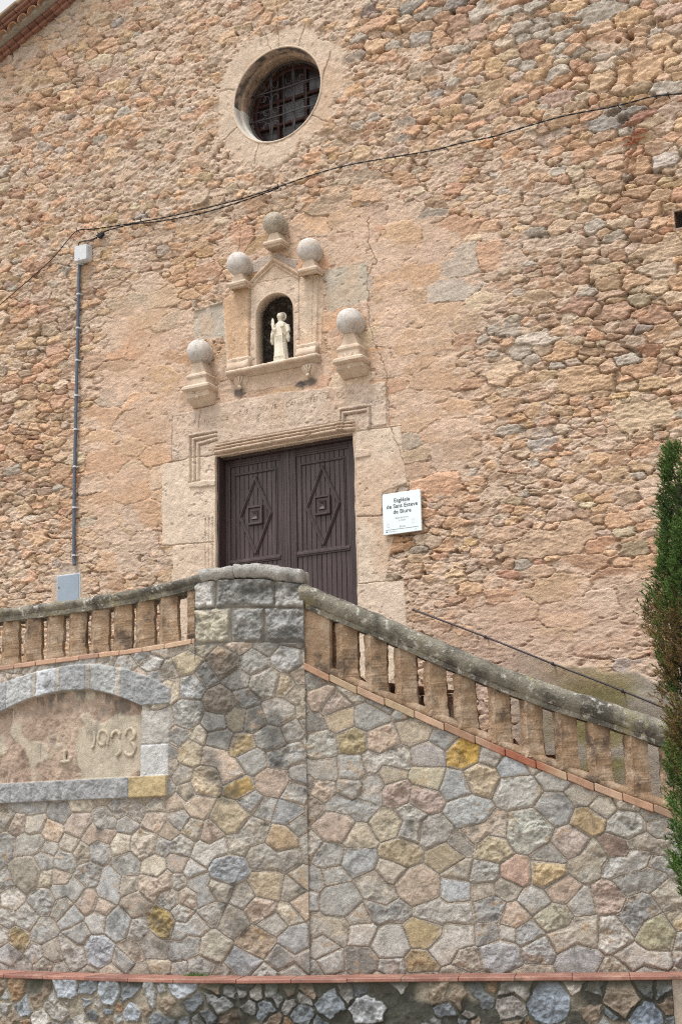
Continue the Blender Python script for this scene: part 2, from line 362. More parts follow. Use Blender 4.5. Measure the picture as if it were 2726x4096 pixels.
PAL = np.array([(.45, .285, .165), (.47, .33, .205), (.42, .26, .16), (.41, .30, .20), (.43, .29, .15), (.31, .20, .13), (.50, .41, .30), (.35, .325, .28), (.35, .19, .12), (.40, .32, .245), (.29, .285, .28)])
PW = np.array([.19, .24, .11, .20, .035, .06, .05, .03, .008, .09, .004]); PW /= PW.sum()
pc = PAL[rs.choice(len(PAL), n, p=PW)]*(1+.16*rs.randn(n, 1)*.7)*(1+.03*rs.randn(n, 3))
greyer = np.array([blob(s_[0], s_[1], (1250, 120), 2.2, 1.3)+blob(s_[0], s_[1], (1150, 750), 1.2, 1.6) for s_ in S])
m_ = (rs.rand(n) < .22*greyer); pc[m_] = np.array([.355, .335, .29])*(1+.12*rs.randn(m_.sum(), 1))
for i, c in enumerate(fcol): pc[i] = c
off = rs.randn(n)*.010; off[:len(fcol)] = .004; tx = rs.randn(n)*.10; tz = rs.randn(n)*.13+.05
bzn = blockz(S[:, 0], S[:, 1]); off *= 1-.7*bzn; tx *= 1-.8*bzn; tz *= 1-.8*bzn
em = (F2-F1)*sb[ID]*.75
sx_ = X-S[ID, 0].astype(np.float32); sz_ = Z-S[ID, 1].astype(np.float32)
BZ = blockz(X, Z).astype(np.float32); OZ = (openz(X, Z)*(.75+.5*fbm(X, Z, .5, .35, 2, 7))).astype(np.float32)
dwx = .03*fbm(X, Z, .09, .07, 2, 14); dwz = .02*fbm(X, Z, .09, .07, 2, 15)
n1 = fbm(X+dwx, Z+dwz, .14, .060, 4, 11, .62); n2 = fbm(X+dwx, Z+dwz, .045, .026, 2, 12, .7); n3 = fbm(X, Z, .6, .4, 3, 13)
n4 = fbm(X-dwx, Z+dwz, .22, .075, 4, 16, .6)
brk = terr(n4+.10*n2, 5, .22)+.5*terr(n1, 5, .25)
jn = ss(-.25, .35, fbm(X, Z, .20, .12, 3, 17)+.35*OZ)              # joints are raked out only here and there
low = ss(.15, -.55, sz_/sb[ID])                                    # crevices open under a stone, mortar smears over its top
hs_ = off[ID]+np.clip(tx[ID]*sx_+tz[ID]*sz_, -.024, .024)+(.017*brk+.006*n1+.008*n2)*(1-.72*BZ)+.003*(1-BZ)
gap_ = (.010+.030*jn*low*(1-.5*BZ)+.044*OZ)*(1-ss(0, .010+.008*OZ, em+.007*n2))
hs_ -= gap_+.02*ss(1.15, 1.7, F1)
mn = Noise(55)(X+dwx, Z+dwz, .07, .05)
hm = -.001+.009*n3+(.010*brk+.009*n1+.012*n2+.009*mn)*(1-.72*BZ)-.048*OZ+.004*(1-OZ)-.003*BZ
hm = np.where(em < .02, hm-.050*OZ*ss(.05, .5, fbm(X, Z, .22, .12, 2, 21))-.040*jn*low*(1-BZ)*ss(.014, .004, em), hm)
cav = ss(.26-.06*OZ, .42-.06*OZ, fbm(X+dwx, Z+dwz, .13, .045, 3, 31))*(1-ss(.004, .024, em))*(1-.75*BZ)
hm = hm-.060*cav; hs_ = hs_-.055*cav
H = np.maximum(hs_, hm); ismort = ss(-.002, .002, hm-hs_)
mort = np.array([.45, .36, .275])
patch = n3[..., None]
mc = mort*(1+.10*patch)+np.array([.02, -.005, -.012])*BZ[..., None]
sc_ = pc[ID]*(1+.12*n1[..., None])
dust = (.33-.12*OZ+.22*n3+.05*BZ)[..., None]
C = sc_*(1-ismort[..., None])+mc*ismort[..., None]
C = C*(1-dust*.7)+mc*dust*.7
C = C*np.array([1.05, .985, .965])*(1+.22*n2[..., None]+.10*np.random.RandomState(77).randn(*X.shape, 1).astype(np.float32))
del n2, n4, brk, dwx, dwz, jn
del sc_, mc, hs_, hm, wx, wz
# greyer patches, warm patches, dirt washed down the wall
g = ss(.1, .55, fbm(X, Z, 1.6, 1.1, 3, 41))[..., None]; C = C*(1-.18*g)+np.array([.36, .32, .27])*.18*g
wm_ = ss(.1, .5, fbm(X, Z, 1.1, 1.4, 3, 43))[..., None]*BZ[..., None]; C = C*(1-.35*wm_)+np.array([.47, .285, .165])*.35*wm_

def apply(poly, h, colr, sm=.010, wob=.014, rough=.006, amt=1.0, lumpy=.06, raise_only=False):
    """level an area of the facade to height h with its own stone colour"""
    P = FPs(poly) if not isinstance(poly, np.ndarray) else poly
    lo = P.min(0)-.08; hi = P.max(0)+.08; sl = inwin(xa, za, lo, hi); x = X[sl]; z = Z[sl]
    d = polysd(x+wob*fbm(x, z, .12, .12, 2, 61), z+wob*fbm(x, z, .12, .12, 2, 62), P)
    wgt = ss(sm, -sm, d)*amt
    hh = h+rough*fbm(x, z, .06, .06, 3, 63)+.006*fbm(x, z, .35, .3, 2, 64)
    H[sl] = H[sl]*(1-wgt)+hh*wgt
    if colr is not None:
        chp = ss(.38, .55, fbm(x, z, .09, .07, 4, 68, .6)); H[sl] -= .010*chp*wgt
        cc = np.array(colr)*(1+1.6*lumpy*fbm(x, z, .3, .25, 3, 65)[..., None]+.12*fbm(x, z, .05, .04, 3, 66)[..., None])
        cc = cc*(1-.30*chp[..., None])+np.array([.34, .31, .28])*.30*chp[..., None]
        wm2 = ss(.0, .5, fbm(x, z, .5, .7, 3, 67))[..., None]*.5; cc = cc*np.array([1.03, .985, .95])
        cc = cc*(1-wm2)+np.array([.48, .315, .20])*wm2
        C[sl] = C[sl]*(1-wgt[..., None])+cc*wgt[..., None]
    return sl
def groove(line, wdt, dep, dark=.5, pts=False, wob=.008):
    P = FPs(line) if not pts else np.asarray(line); lo = P.min(0)-.05; hi = P.max(0)+.05; sl = inwin(xa, za, lo, hi); x = X[sl]; z = Z[sl]
    d = lined(x+wob*fbm(x, z, .07, .07, 2, 71), z+wob*fbm(x, z, .07, .07, 2, 72), P)
    q = ss(wdt, wdt*.3, d); H[sl] -= dep*q
def ridge(line, wdt, hgt, pts=False):
    P = FPs(line) if not pts else np.asarray(line); sl = inwin(xa, za, P.min(0)-wdt-.02, P.max(0)+wdt+.02)
    d = lined(X[sl], Z[sl], P); H[sl] += hgt*np.sqrt(np.clip(1-(d/wdt)**2, 0, 1))
# ---- smooth smeared areas and dressed blocks
STN, STP, STL = (.49, .385, .285), (.47, .355, .265), (.52, .42, .31)
# oculus ring of cut stones
t = np.linspace(0, 2*math.pi, 64, endpoint=False)
rr = .98+.05*np.sin(3*t+1)+.03*np.sin(7*t)
apply(np.stack([OC[0]+rr*np.cos(t), OC[1]+rr*np.sin(t)], 1), .004, (.49, .40, .315), sm=.05, wob=.09)
for a_ in (97, 60, 158, 205, 245, 318):
    c_, s_ = math.cos(R_(a_)), math.sin(R_(a_)); groove([(OC[0]+.66*c_, OC[1]+.66*s_), (OC[0]+1.0*math.cos(R_(a_+3)), OC[1]+1.0*math.sin(R_(a_+3)))], .009, .02, pts=True, wob=.02)
apply([(448, 716), (514, 700), (518, 774), (447, 784)], .000, (.40, .37, .315), sm=.008)
apply([(748, 622), (842, 602), (848, 690), (758, 716)], .000, (.40, .37, .31), sm=.008)
# door surround
JL = (.55, .46, .37)
apply([(373, 1068), (440, 1050), (500, 1045), (500, 1255), (375, 1256)], .014, JL)
apply([(398, 1256), (500, 1246), (503, 1330), (500, 1600), (400, 1600)], .016, (.53, .43, .34))
apply([(398, 958), (500, 930), (640, 905), (888, 880), (892, 976), (818, 992), (497, 1047), (437, 1052), (395, 1062)], .014, (.49, .40, .325), rough=.010)
apply([(816, 990), (922, 978), (928, 1050), (936, 1110), (880, 1132), (880, 1188), (816, 1192)], .016, (.54, .45, .36))
apply([(816, 1187), (882, 1186), (905, 1235), (885, 1340), (816, 1346)], .012, (.54, .455, .365))
apply([(816, 1342), (930, 1333), (936, 1420), (950, 1600), (816, 1600)], .020, (.56, .47, .38))
for L_ in ([(372, 1068), (437, 1054), (497, 1047)], [(375, 1256), (500, 1247)], [(816, 1190), (884, 1187)], [(816, 1344), (932, 1334)], [(398, 958), (396, 1062)], [(462, 945), (458, 985)],
           [(888, 880), (890, 976)], [(822, 992), (922, 980)], [(640, 1040), (720, 1000)]): groove(L_, .009, .022)
# stepped ears and mouldings round the opening
def moulding(line, n_=3, w0=.05, out=1):
    P = FPs(line)
    for k in range(n_):
        ridge(P+np.array([0, 0]), w0*(1-.3*k), .011, pts=True)
for sgn, ln in ((1, [(437, 1108), (437, 1003), (497, 992)]), (1, [(447, 1106), (447, 1012), (497, 1001)]), (1, [(457, 1104), (457, 1022), (497, 1010)]),
                (1, [(782, 990), (782, 943), (848, 933), (849, 985)]), (1, [(790, 990), (790, 952), (842, 944)])):
    P = FPs(ln); ridge(P, .022, .024, pts=True); groove(P+np.array([.024, -.024]), .012, .026, pts=True, wob=.002)
LB = FPs([(500, 1040), (640, 1014), (780, 990), (815, 986)])
for dz, w_, h_ in ((.00, .030, .050), (.050, .022, .036), (.092, .018, .026)): ridge(LB+np.array([0, dz-.01]), w_, h_, pts=True)
for dz in (.028, .072): groove(LB+np.array([0, dz-.01]), .010, .02, pts=True, wob=.002)
PL_ = LB; sl = inwin(xa, za, PL_.min(0)-.06, PL_.max(0)+.16); dd_ = lined(X[sl], Z[sl], LB+np.array([0, .03])); ww_ = (ss(.09, .06, dd_)*.6)[..., None]; C[sl] = C[sl]*(1-ww_)+np.array([.40, .28, .19])*ww_
groove(LB+np.array([0, .105]), .012, .010, pts=True, wob=.003)
for x_, z0_, z1_ in ((DX0-.05, 3.4, 5.75), (DX0-.105, 3.4, 5.75), (DX0-.16, 3.4, 5.75)): groove([(x_, z0_), (x_, z1_)], .010, .016, pts=True, wob=.002)
apply([(497, 1108), (466, 1106), (437, 1112), (437, 1122), (497, 1120)], .034, None, sm=.006)
apply([(818, 1036), (852, 1036), (852, 1050), (818, 1056)], .034, None, sm=.006)
# pitted, engraved lintel
sl = inwin(xa, za, FPs([(398, 1062)])[0]-.02, FPs([(892, 880)])[0]+.02); x = X[sl]; z = Z[sl]
pit = ss(.30, .5, fbm(x, z, .05, .035, 2, 81))*ss(-.1, .4, fbm(x, z, .5, .3, 2, 82))*(polysd(x, z, FPs([(398, 958), (888, 884), (890, 970), (780, 940), (775, 985), (500, 1030), (497, 990), (430, 1000), (397, 1060)])) < 0)
H[sl] -= .010*pit; C[sl] = C[sl]*(1-.35*pit[..., None])+np.array([.27, .28, .30])*.35*pit[..., None]
# niche aedicule
apply([(514, 690), (573, 655), (632, 590), (690, 628), (738, 632), (745, 660), (738, 822), (732, 850), (545, 876), (522, 850)], .010, (.51, .40, .30), sm=.008)
apply([(576, 660), (632, 608), (688, 640), (686, 833), (578, 850)], .018, (.53, .43, .34), sm=.006)
apply([(515, 690), (573, 655), (573, 842), (528, 848)], .010, (.48, .325, .205))
apply([(534, 668), (574, 660), (574, 838), (537, 842)], .034, (.49, .345, .225), sm=.005, wob=.004)
apply([(690, 640), (734, 632), (730, 818), (692, 824)], .034, (.52, .42, .32), sm=.005, wob=.004)
groove([(577, 655), (576, 842)], .012, .03); groove([(689, 640), (690, 822)], .007, .012); groove([(722, 640), (721, 816)], .008, .010)
groove([(590, 728), (577, 733)], .006, .012); groove([(577, 655), (690, 633)], .007, .010); groove([(676, 722), (690, 718)], .006, .012)
for dd in ((0, 0, .030, .050), (0, .055, .020, .026)):
    ridge(FPs([(576, 655), (632, 598), (690, 632)])+np.array([0, -dd[1]]), dd[2], dd[3], pts=True)
# low stone under the niche, black lichen stains, crack
apply([(545, 880), (735, 845), (740, 870), (560, 905)], .006, (.47, .36, .27), sm=.01)
for c_, r_, rz_ in (((552, 903), .11, .10), ((712, 880), .16, .07), ((690, 885), .10, .06)):
    q = FP(*c_); sl = inwin(xa, za, (q[0]-.4, q[1]-.3), (q[0]+.4, q[1]+.3)); x = X[sl]; z = Z[sl]
    wgt = ss(.35, .75, np.exp(-((x-q[0])/r_)**2-((z-q[1])/rz_)**2)+.35*fbm(x, z, .06, .06, 3, 91))[..., None]*.8; C[sl] = C[sl]*(1-wgt)+np.array([.05, .05, .05])*wgt
groove([(848, 500), (846, 560), (866, 600), (845, 640), (850, 760), (890, 860), (893, 975), (930, 1060)], .008, .02, wob=.03)
groove([(760, 120), (740, 190)], .01, .03, wob=.02); groove([(637, 0), (640, 105)], .008, .02, wob=.02)
groove([(555, 500), (552, 570), (500, 640)], .008, .02, wob=.03)
# long open crack zone top right
groove([(1440, 60), (1456, 170), (1440, 260), (1455, 330), (1440, 430)], .05, .05, wob=.08)
for c_, a_, b_ in (((1412, 258), .10, .05), ((1432, 275), .06, .05), ((1445, 410), .08, .04), ((945, 75), .0, 0), ((1040, 25), .05, .03), ((972, 45), .03, .03), ((1445, 82), .05, .04), ((1105, 247), .05, .015), ((1420, 92), .04, .02)):
    if a_: q = FP(*c_); sl = inwin(xa, za, (q[0]-.3, q[1]-.3), (q[0]+.3, q[1]+.3)); H[sl] -= .10*ss(1.15, .8, np.hypot((X[sl]-q[0])/a_, (Z[sl]-q[1])/b_)+.25*fbm(X[sl], Z[sl], .05, .05, 2, 95))
for c_, a_, b_, cl in (((1460, 312), .16, .012, (.33, .10, .05)), ((1462, 322), .12, .012, (.36, .11, .05)), ((1448, 330), .10, .012, (.34, .11, .06)), ((1470, 272), .19, .05, (.32, .17, .12))):
    q = FP(*c_); sl = inwin(xa, za, (q[0]-.4, q[1]-.3), (q[0]+.4, q[1]+.3)); wgt = ss(1.1, .9, np.hypot((X[sl]-q[0])/a_, (Z[sl]-q[1])/b_)); H[sl] += .03*wgt; C[sl] = C[sl]*(1-wgt[..., None])+np.array(cl)*wgt[..., None]
# hole at the far right
q = FP(1573, 500); HOLE = (q[0]-.115, q[0]+.11, q[1]-.115, q[1]+.10)
# mossy cement plinth
top = FPs([(930, 1420), (1150, 1480), (1200, 1500), (1270, 1530), (1390, 1545), (1520, 1560), (1700, 1580), (1900, 1600)])
pl = np.interp(X, top[:, 0], top[:, 1])+.10*fbm(X, Z, .3, .3, 3, 101)
wgt = (ss(.03, -.03, Z-pl)*ss(FP(1120, 1500)[0], FP(1230, 1500)[0], X)).astype(np.float32)
H = H*(1-wgt)+(.02+.004*fbm(X, Z, .05, .05, 3, 102)+.01*fbm(X, Z, .5, .3, 2, 103))*wgt
mossn = ss(-.45, .15, fbm(X, Z, .45, .25, 3, 104))*ss(FP(1200, 1500)[0], FP(1300, 1500)[0], X)*ss(FP(1500, 1600)[0], FP(1420, 1600)[0], X)
pcol = np.array([.25, .225, .185])*(1-mossn[..., None])+np.array([.165, .15, .055])*mossn[..., None]
C = C*(1-wgt[..., None]*.92)+pcol*wgt[..., None]*.92
# pinkish lime smear on the lower right wall
pk = (ss(.15, .6, BZ)*ss(4.6, 3.9, Z)*ss(-7.3, -6.8, X)*.5)[..., None]; C = C*(1-pk)+np.array([.47, .33, .245])*pk
# cement patch round the meter cabinet
apply([(118, 1330), (150, 1300), (185, 1302), (192, 1345), (196, 1400), (118, 1400)], .006, (.40, .34, .28), sm=.02)
# wall colour greyer and darker towards the verge
gv = (ss(.45, .0, rake(X)-Z)*.55*(.6+.4*n3))[..., None]; C = C*(1-gv)+np.array([.25, .23, .20])*gv
dirty = (ss(-12.5, -15, X)*ss(8, 3, Z)*.25)[..., None]; C = C*(1-dirty)+np.array([.30, .20, .13])*dirty
for c_, a_, b_ in (((335, 452), .03, .05), ((60, 625), .0, 0), ((210, 735), .0, 0)):
    if a_: q = FP(*c_); sl = inwin(xa, za, (q[0]-.1, q[1]-.1), (q[0]+.1, q[1]+.1)); wg = ss(1.1, .8, np.hypot((X[sl]-q[0])/a_, (Z[sl]-q[1])/b_)); H[sl] += .02*wg; C[sl] = C[sl]*(1-wg[..., None])+np.array([.62, .58, .54])*wg[..., None]

lumC = C.mean(-1, keepdims=True); C = C*.90+lumC*.10*np.array([1.04, 1, .95]); C = C*(1+.10*np.clip(fbm(X, Z, .11, .07, 2, 119), -1, 1)[..., None])
V = np.stack([X, -H, Z], -1).reshape(-1, 3)
QF = quads(*X.shape); xc = (X[:-1, :-1]+X[1:, 1:])/2; zc = (Z[:-1, :-1]+Z[1:, 1:])/2
hole = (xc > DX0) & (xc < DX1) & (zc < DZT) & (zc > DZ0)
hole |= np.hypot(xc-OC[0], zc-OC[1]) < OR+.004
nr = (NX1-NX0)/2; nxc = (NX0+NX1)/2; kz = (NTOP-NSP)/nr
hole |= (xc > NX0) & (xc < NX1) & (zc > NZ0) & (zc < NSP)
hole |= (np.hypot(xc-nxc, (zc-NSP)/kz) < nr) & (zc >= NSP)
hole |= (xc > HOLE[0]) & (xc < HOLE[1]) & (zc > HOLE[2]) & (zc < HOLE[3])
hole |= zc > rake(xc)+.03
dsur = np.zeros(xc.shape, bool)
for P in ([(373, 1068), (437, 1054), (395, 1062), (398, 958), (500, 930), (640, 905), (888, 880), (892, 976), (922, 980), (928, 1050), (936, 1110), (880, 1132), (880, 1188), (905, 1235), (885, 1340), (930, 1335), (945, 1600), (400, 1600), (400, 1256), (375, 1256)],):
    P = FPs(P); sl = inwin(xa[:-1], za[:-1], P.min(0), P.max(0)); dsur[sl] = polysd(xc[sl], zc[sl], P) < 0
nsur = np.zeros(xc.shape, bool); P = FPs([(514, 690), (573, 655), (632, 590), (690, 628), (738, 632), (745, 660), (738, 822), (732, 850), (545, 876), (522, 850)])
sl = inwin(xa[:-1], za[:-1], P.min(0), P.max(0)); nsur[sl] = polysd(xc[sl], zc[sl], P) < 0
wsur = np.hypot(xc-OC[0], zc-OC[1]) < .97
Cf = C.reshape(-1, 3)
npmesh('wall', V, QF[~hole & ~dsur & ~nsur & ~wsur], M['wall'], church, Cf)
dso = npmesh('door_surround', V, QF[~hole & dsur], M['wall'], church, Cf)
npmesh('niche_surround', V, QF[~hole & nsur], M['wall'], church, Cf)
npmesh('window_surround', V, QF[~hole & wsur], M['wall'], church, Cf)
del V, QF, X, Z, C, Cf, F1, F2, ID, em, H
# solid body of the church behind its skin
b = MB()
for (x0, x1, z0, z1) in ((-15.4, DX0-.35, -.1, 13.2), (DX1+.35, -1.2, -.1, 13.6), (DX0-.35, DX1+.35, -.1, DZ0-.1), (DX0-.35, DX1+.35, 12.7, 14.5)):
    b.box(x0, x1, .6, 6, z0, z1)
b.box(-15.4, -1.2, 6, 6.2, -.1, 14.6)
b.build('wall_core', M['cement'], church)

# ---- reveals
def strip(mb, P, prof, closed=False):
    """sweep outline P (list of (x,z, nx,nz)) through profile [(grow, y)]"""
    RG = [[(x+nx*g, y, z+nz*g) for (x, z, nx, nz) in P] for g, y in prof]
    n = len(P); Vs = [p for r in RG for p in r]; Fc = []
    for i in range(len(RG)-1):
        for j in range(n if closed else n-1):
            k = (j+1) % n; Fc.append((i*n+j, (i+1)*n+j, (i+1)*n+k, i*n+k))
    mb.add(Vs, Fc)
circ = [(OC[0]+OR*math.cos(a), OC[1]+OR*math.sin(a), math.cos(a), math.sin(a)) for a in np.linspace(0, 2*math.pi, 96, endpoint=False)]
b = MB(); strip(b, circ, [(.024, -.004), (.018, -.013), (.004, -.014), (-.002, -.003)], True); b.build('window_reveal', M['cut'], church, True)
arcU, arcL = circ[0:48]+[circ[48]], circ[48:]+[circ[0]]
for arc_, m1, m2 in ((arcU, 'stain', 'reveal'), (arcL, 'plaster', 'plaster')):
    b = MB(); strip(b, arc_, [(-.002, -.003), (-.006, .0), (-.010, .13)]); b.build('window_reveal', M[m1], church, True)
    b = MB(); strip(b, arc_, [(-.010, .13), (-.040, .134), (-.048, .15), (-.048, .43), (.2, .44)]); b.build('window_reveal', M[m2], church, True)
win = MB(); strip(win, circ, [(.1, .415), (-.085, .415), (-.10, .43), (-.10, .48)], True)
W = win.build('window', M['redwood'], church, False)
b = MB()
for x_ in (-9.09, -8.655): b.box(x_-.022, x_+.022, .425, .47, OC[1]-.57, OC[1]+.57, .006)
for z_ in (11.645, 11.29): b.box(OC[0]-.58, OC[0]+.58, .43, .468, z_-.022, z_+.022, .006)
W2 = b.build('glazing_bars', M['redwood'], W)
b = MB(); strip(b, [(OC[0], OC[1], 0, 0)]*3, [(0, 0)]) if False else None
b.add([(c[0]-c[2]*.04, .475, c[1]-c[3]*.04) for c in circ], [tuple(range(len(circ)))[::-1]]); b.build('pane', M['glass'], W)
# iron grille
gr = MB(); GY = .30
strip(gr, circ, [(-.055, GY-.008), (-.075, GY-.008), (-.075, GY+.012), (-.055, GY+.012)], True)
VB, HB = (-9.115, -8.76), (11.727, 11.335)
def chord(v, c, r): return math.sqrt(max(r*r-(v-c)**2, 0))
for i, x_ in enumerate(VB+(-8.935, -8.58)):
    h = chord(x_, OC[0], .62); y_ = GY if i < 2 else GY+.03; r_ = .012 if i < 2 else .008
    gr.tube([(x_+.004*math.sin(k*2.1), y_, OC[1]-h+2*h*k/6) for k in range(7)], r_, 6)
for i, z_ in enumerate(HB+(11.50,)):
    h = chord(z_, OC[1], .66); y_ = GY-.02 if i < 2 else GY+.03; r_ = .011 if i < 2 else .008
    gr.tube([(OC[0]-h+2*h*k/6, y_+.003*math.sin(k), z_+.004*math.sin(k*1.7+i)) for k in range(7)], r_, 6)
def hook(bar, along, start, end, side, vert=True, r=.047):
    P = []
    sg = 1 if end > start else -1
    for k in range(4): P.append((side*(.012+.004*k), start+(end-start)*k/3))
    c0 = P[-1]; cc = (c0[0]+side*r, end)
    for k in range(1, 13):
        a = math.pi-k*R_(19); P.append((cc[0]+side*r*math.cos(a), cc[1]+sg*r*math.sin(a)*1.05))
    gr.tube([(bar+u, GY-.012, v) if vert else (v, GY-.012, bar+u) for u, v in P], .0065, 5)
for x_ in VB:
    for sd_ in (-1, 1):
        hook(x_, 0, HB[0]+.24, HB[0]+.09, sd_); hook(x_, 0, HB[1]-.25, HB[1]-.11, sd_)
        hook(x_, 0, 11.53, HB[0]-.10, sd_); hook(x_, 0, 11.53, HB[1]+.10, sd_)
for z_ in HB:
    for sd_ in (-1, 1):
        hook(z_, 0, VB[0]-.27, VB[0]-.13, sd_, False); hook(z_, 0, VB[1]+.26, VB[1]+.13, sd_, False)
gr.build('grille', M['iron'], W, True)
# door reveal
b = MB()
def rev(x0, x1): pass
outl = [(DX0, DZ0-.2, -1, 0), (DX0, DZT, -1, 1), (DX1, DZT, 1, 1), (DX1, DZ0-.2, 1, 0)]
seg = []
for i in range(3):
    a, c = outl[i], outl[i+1]
    for k in range(24): seg.append(tuple(a[j]+(c[j]-a[j])*k/24 for j in range(2))+((-1, 0) if i == 0 else (0, 1) if i == 1 else (1, 0)))
rs = np.random.RandomState(8); jit = [(s_[0]+s_[2]*rs.uniform(-.005, .012), s_[1]+s_[3]*rs.uniform(-.004, .006), s_[2], s_[3]) for s_ in seg]
strip(b, jit, [(.018, .004), (.012, -.018), (.0, -.024), (-.004, -.012), (.004, .08), (.0, .20), (.03, .205), (.03, .36)])
b.build('door_reveal', M['cut'], church, True)
b = MB(); b.box(DX0-.05, DX1+.05, -.06, .4, DZ0-.25, DZ0, .01); b.build('threshold', M['cut'], church)
b = MB(); b.box(DX0-.01, DX0+.022, .035, .30, DZ0, DZT+.02, .004); b.box(DX0+.022, DX1+.01, .10, .30, DZT-.03, DZT+.02, .004); b.build('door_frame', M['wood'], church)
# niche reveal
NP = [(NX0, NZ0, -1, 0)]+[(NX0, NZ0+(NSP-NZ0)*k/8, -1, 0) for k in range(1, 8)]
NP += [(nxc-nr*math.cos(a), NSP+kz*nr*math.sin(a), -math.cos(a), math.sin(a)) for a in np.linspace(0, math.pi, 20)]
NP += [(NX1, NSP-(NSP-NZ0)*k/8, 1, 0) for k in range(1, 9)]
b = MB(); strip(b, NP, [(.020, -.010), (.014, -.024), (.003, -.027), (-.006, -.012), (-.004, .15), (.02, .155)]); b.build('niche_reveal', M['cut'], church, True)
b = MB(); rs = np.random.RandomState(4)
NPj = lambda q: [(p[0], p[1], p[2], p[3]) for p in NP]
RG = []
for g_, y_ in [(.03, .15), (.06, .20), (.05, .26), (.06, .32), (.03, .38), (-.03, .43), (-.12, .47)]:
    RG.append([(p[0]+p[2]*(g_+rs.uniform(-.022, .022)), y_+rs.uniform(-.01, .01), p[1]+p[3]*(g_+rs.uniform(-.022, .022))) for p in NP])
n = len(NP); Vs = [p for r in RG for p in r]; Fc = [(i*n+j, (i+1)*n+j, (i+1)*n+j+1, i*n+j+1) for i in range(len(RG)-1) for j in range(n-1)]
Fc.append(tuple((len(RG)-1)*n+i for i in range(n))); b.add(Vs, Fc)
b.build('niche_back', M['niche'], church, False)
b = MB(); b.box(NX0-.06, NX1+.06, -.0, .5, NZ0-.14, NZ0+.012); b.build('niche_floor', M['cut'], church)
b = MB()
for (x0, x1, z0, z1) in ((HOLE[0]-.02, HOLE[0]+.004, HOLE[2]-.02, HOLE[3]+.02), (HOLE[1]-.004, HOLE[1]+.02, HOLE[2]-.02, HOLE[3]+.02), (HOLE[0], HOLE[1], HOLE[3]-.004, HOLE[3]+.02), (HOLE[0], HOLE[1], HOLE[2]-.02, HOLE[2]+.004)):
    b.box(x0, x1, -.004, .4, z0, z1)
b.box(HOLE[0], HOLE[1], .4, .42, HOLE[2], HOLE[3]); b.build('vent_hole', M['reveal'], church)
b = MB()
for k in range(9):
    t_ = HOLE[0]+(HOLE[1]-HOLE[0])*(k+.5)/9; b.tube([(t_, .03, HOLE[2]), (t_, .03, HOLE[3])], .0025, 4)
    t_ = HOLE[2]+(HOLE[3]-HOLE[2])*(k+.5)/9; b.tube([(HOLE[0], .032, t_), (HOLE[1], .032, t_)], .0025, 4)
b.build('vent_mesh', M['black'], church)

# ---- sill cornice of the niche and its corbels
def noisy(o, amp, sc=.06, seed=0):
    from mathutils import noise as mn_
    for v in o.data.vertices:
        p = v.co/sc+Vector((seed*7.1, 0, 0)); q = mn_.noise_vector(p); v.co += q*amp
    o.data.update(); return o
def sweepx(mb, x0, x1, prof, nx=40, ends=True):
    """profile of (y, z) swept along x; closed section"""
    RG = [[(x0+(x1-x0)*i/nx, y, z) for y, z in prof] for i in range(nx+1)]; mb.rings(RG, True, ends)
sz0 = FP(640, 842)[1]; sx0, sx1 = FP(533, 862)[0], FP(735, 825)[0]; ST = NZ0+.012
b = MB(); sweepx(b, sx0-.02, sx1+.02, [(.02, ST-.10), (-.03, ST-.10), (-.045, ST-.075), (-.075, ST-.06), (-.115, ST-.05), (-.13, ST-.025), (-.12, ST-.003), (.02, ST)])
for xx in ((FP(533, 862)[0], FP(580, 850)[0]), (FP(692, 828)[0], FP(735, 820)[0])):
    sweepx(b, xx[0]-.01, xx[1], [(.02, ST-.01), (-.11, ST-.01), (-.12, ST+.04), (-.10, ST+.10), (-.085, ST+.12), (-.10, ST+.14), (-.085, ST+.165), (.02, ST+.17)], 12)
noisy(b.build('niche_sill', M['cut'], church, True), .012, .05)
for cx_, cz_ in (FP(556, 868), FP(712, 840)):
    b = MB(); RG = []
    for k in range(7):
        t_ = k/6; r_ = .13*math.cos(t_*1.25); RG.append([(cx_+r_*math.sin(a), .01-(.07*math.cos(t_*1.4))*math.cos(a)-.0, cz_+.0-.17*t_) for a in np.linspace(-math.pi/2, math.pi/2, 11)])
    b.rings(RG, True); b.sphere((cx_, -.05, cz_-.15), .028, 10, 6)
    for a in (-.6, 0, .6): b.tube([(cx_+.09*math.sin(a), -.075*math.cos(a), cz_-.01), (cx_, -.05, cz_-.13)], .012, 6)
    noisy(b.build('sill_corbel', M['cut'], church, True), .006, .04)

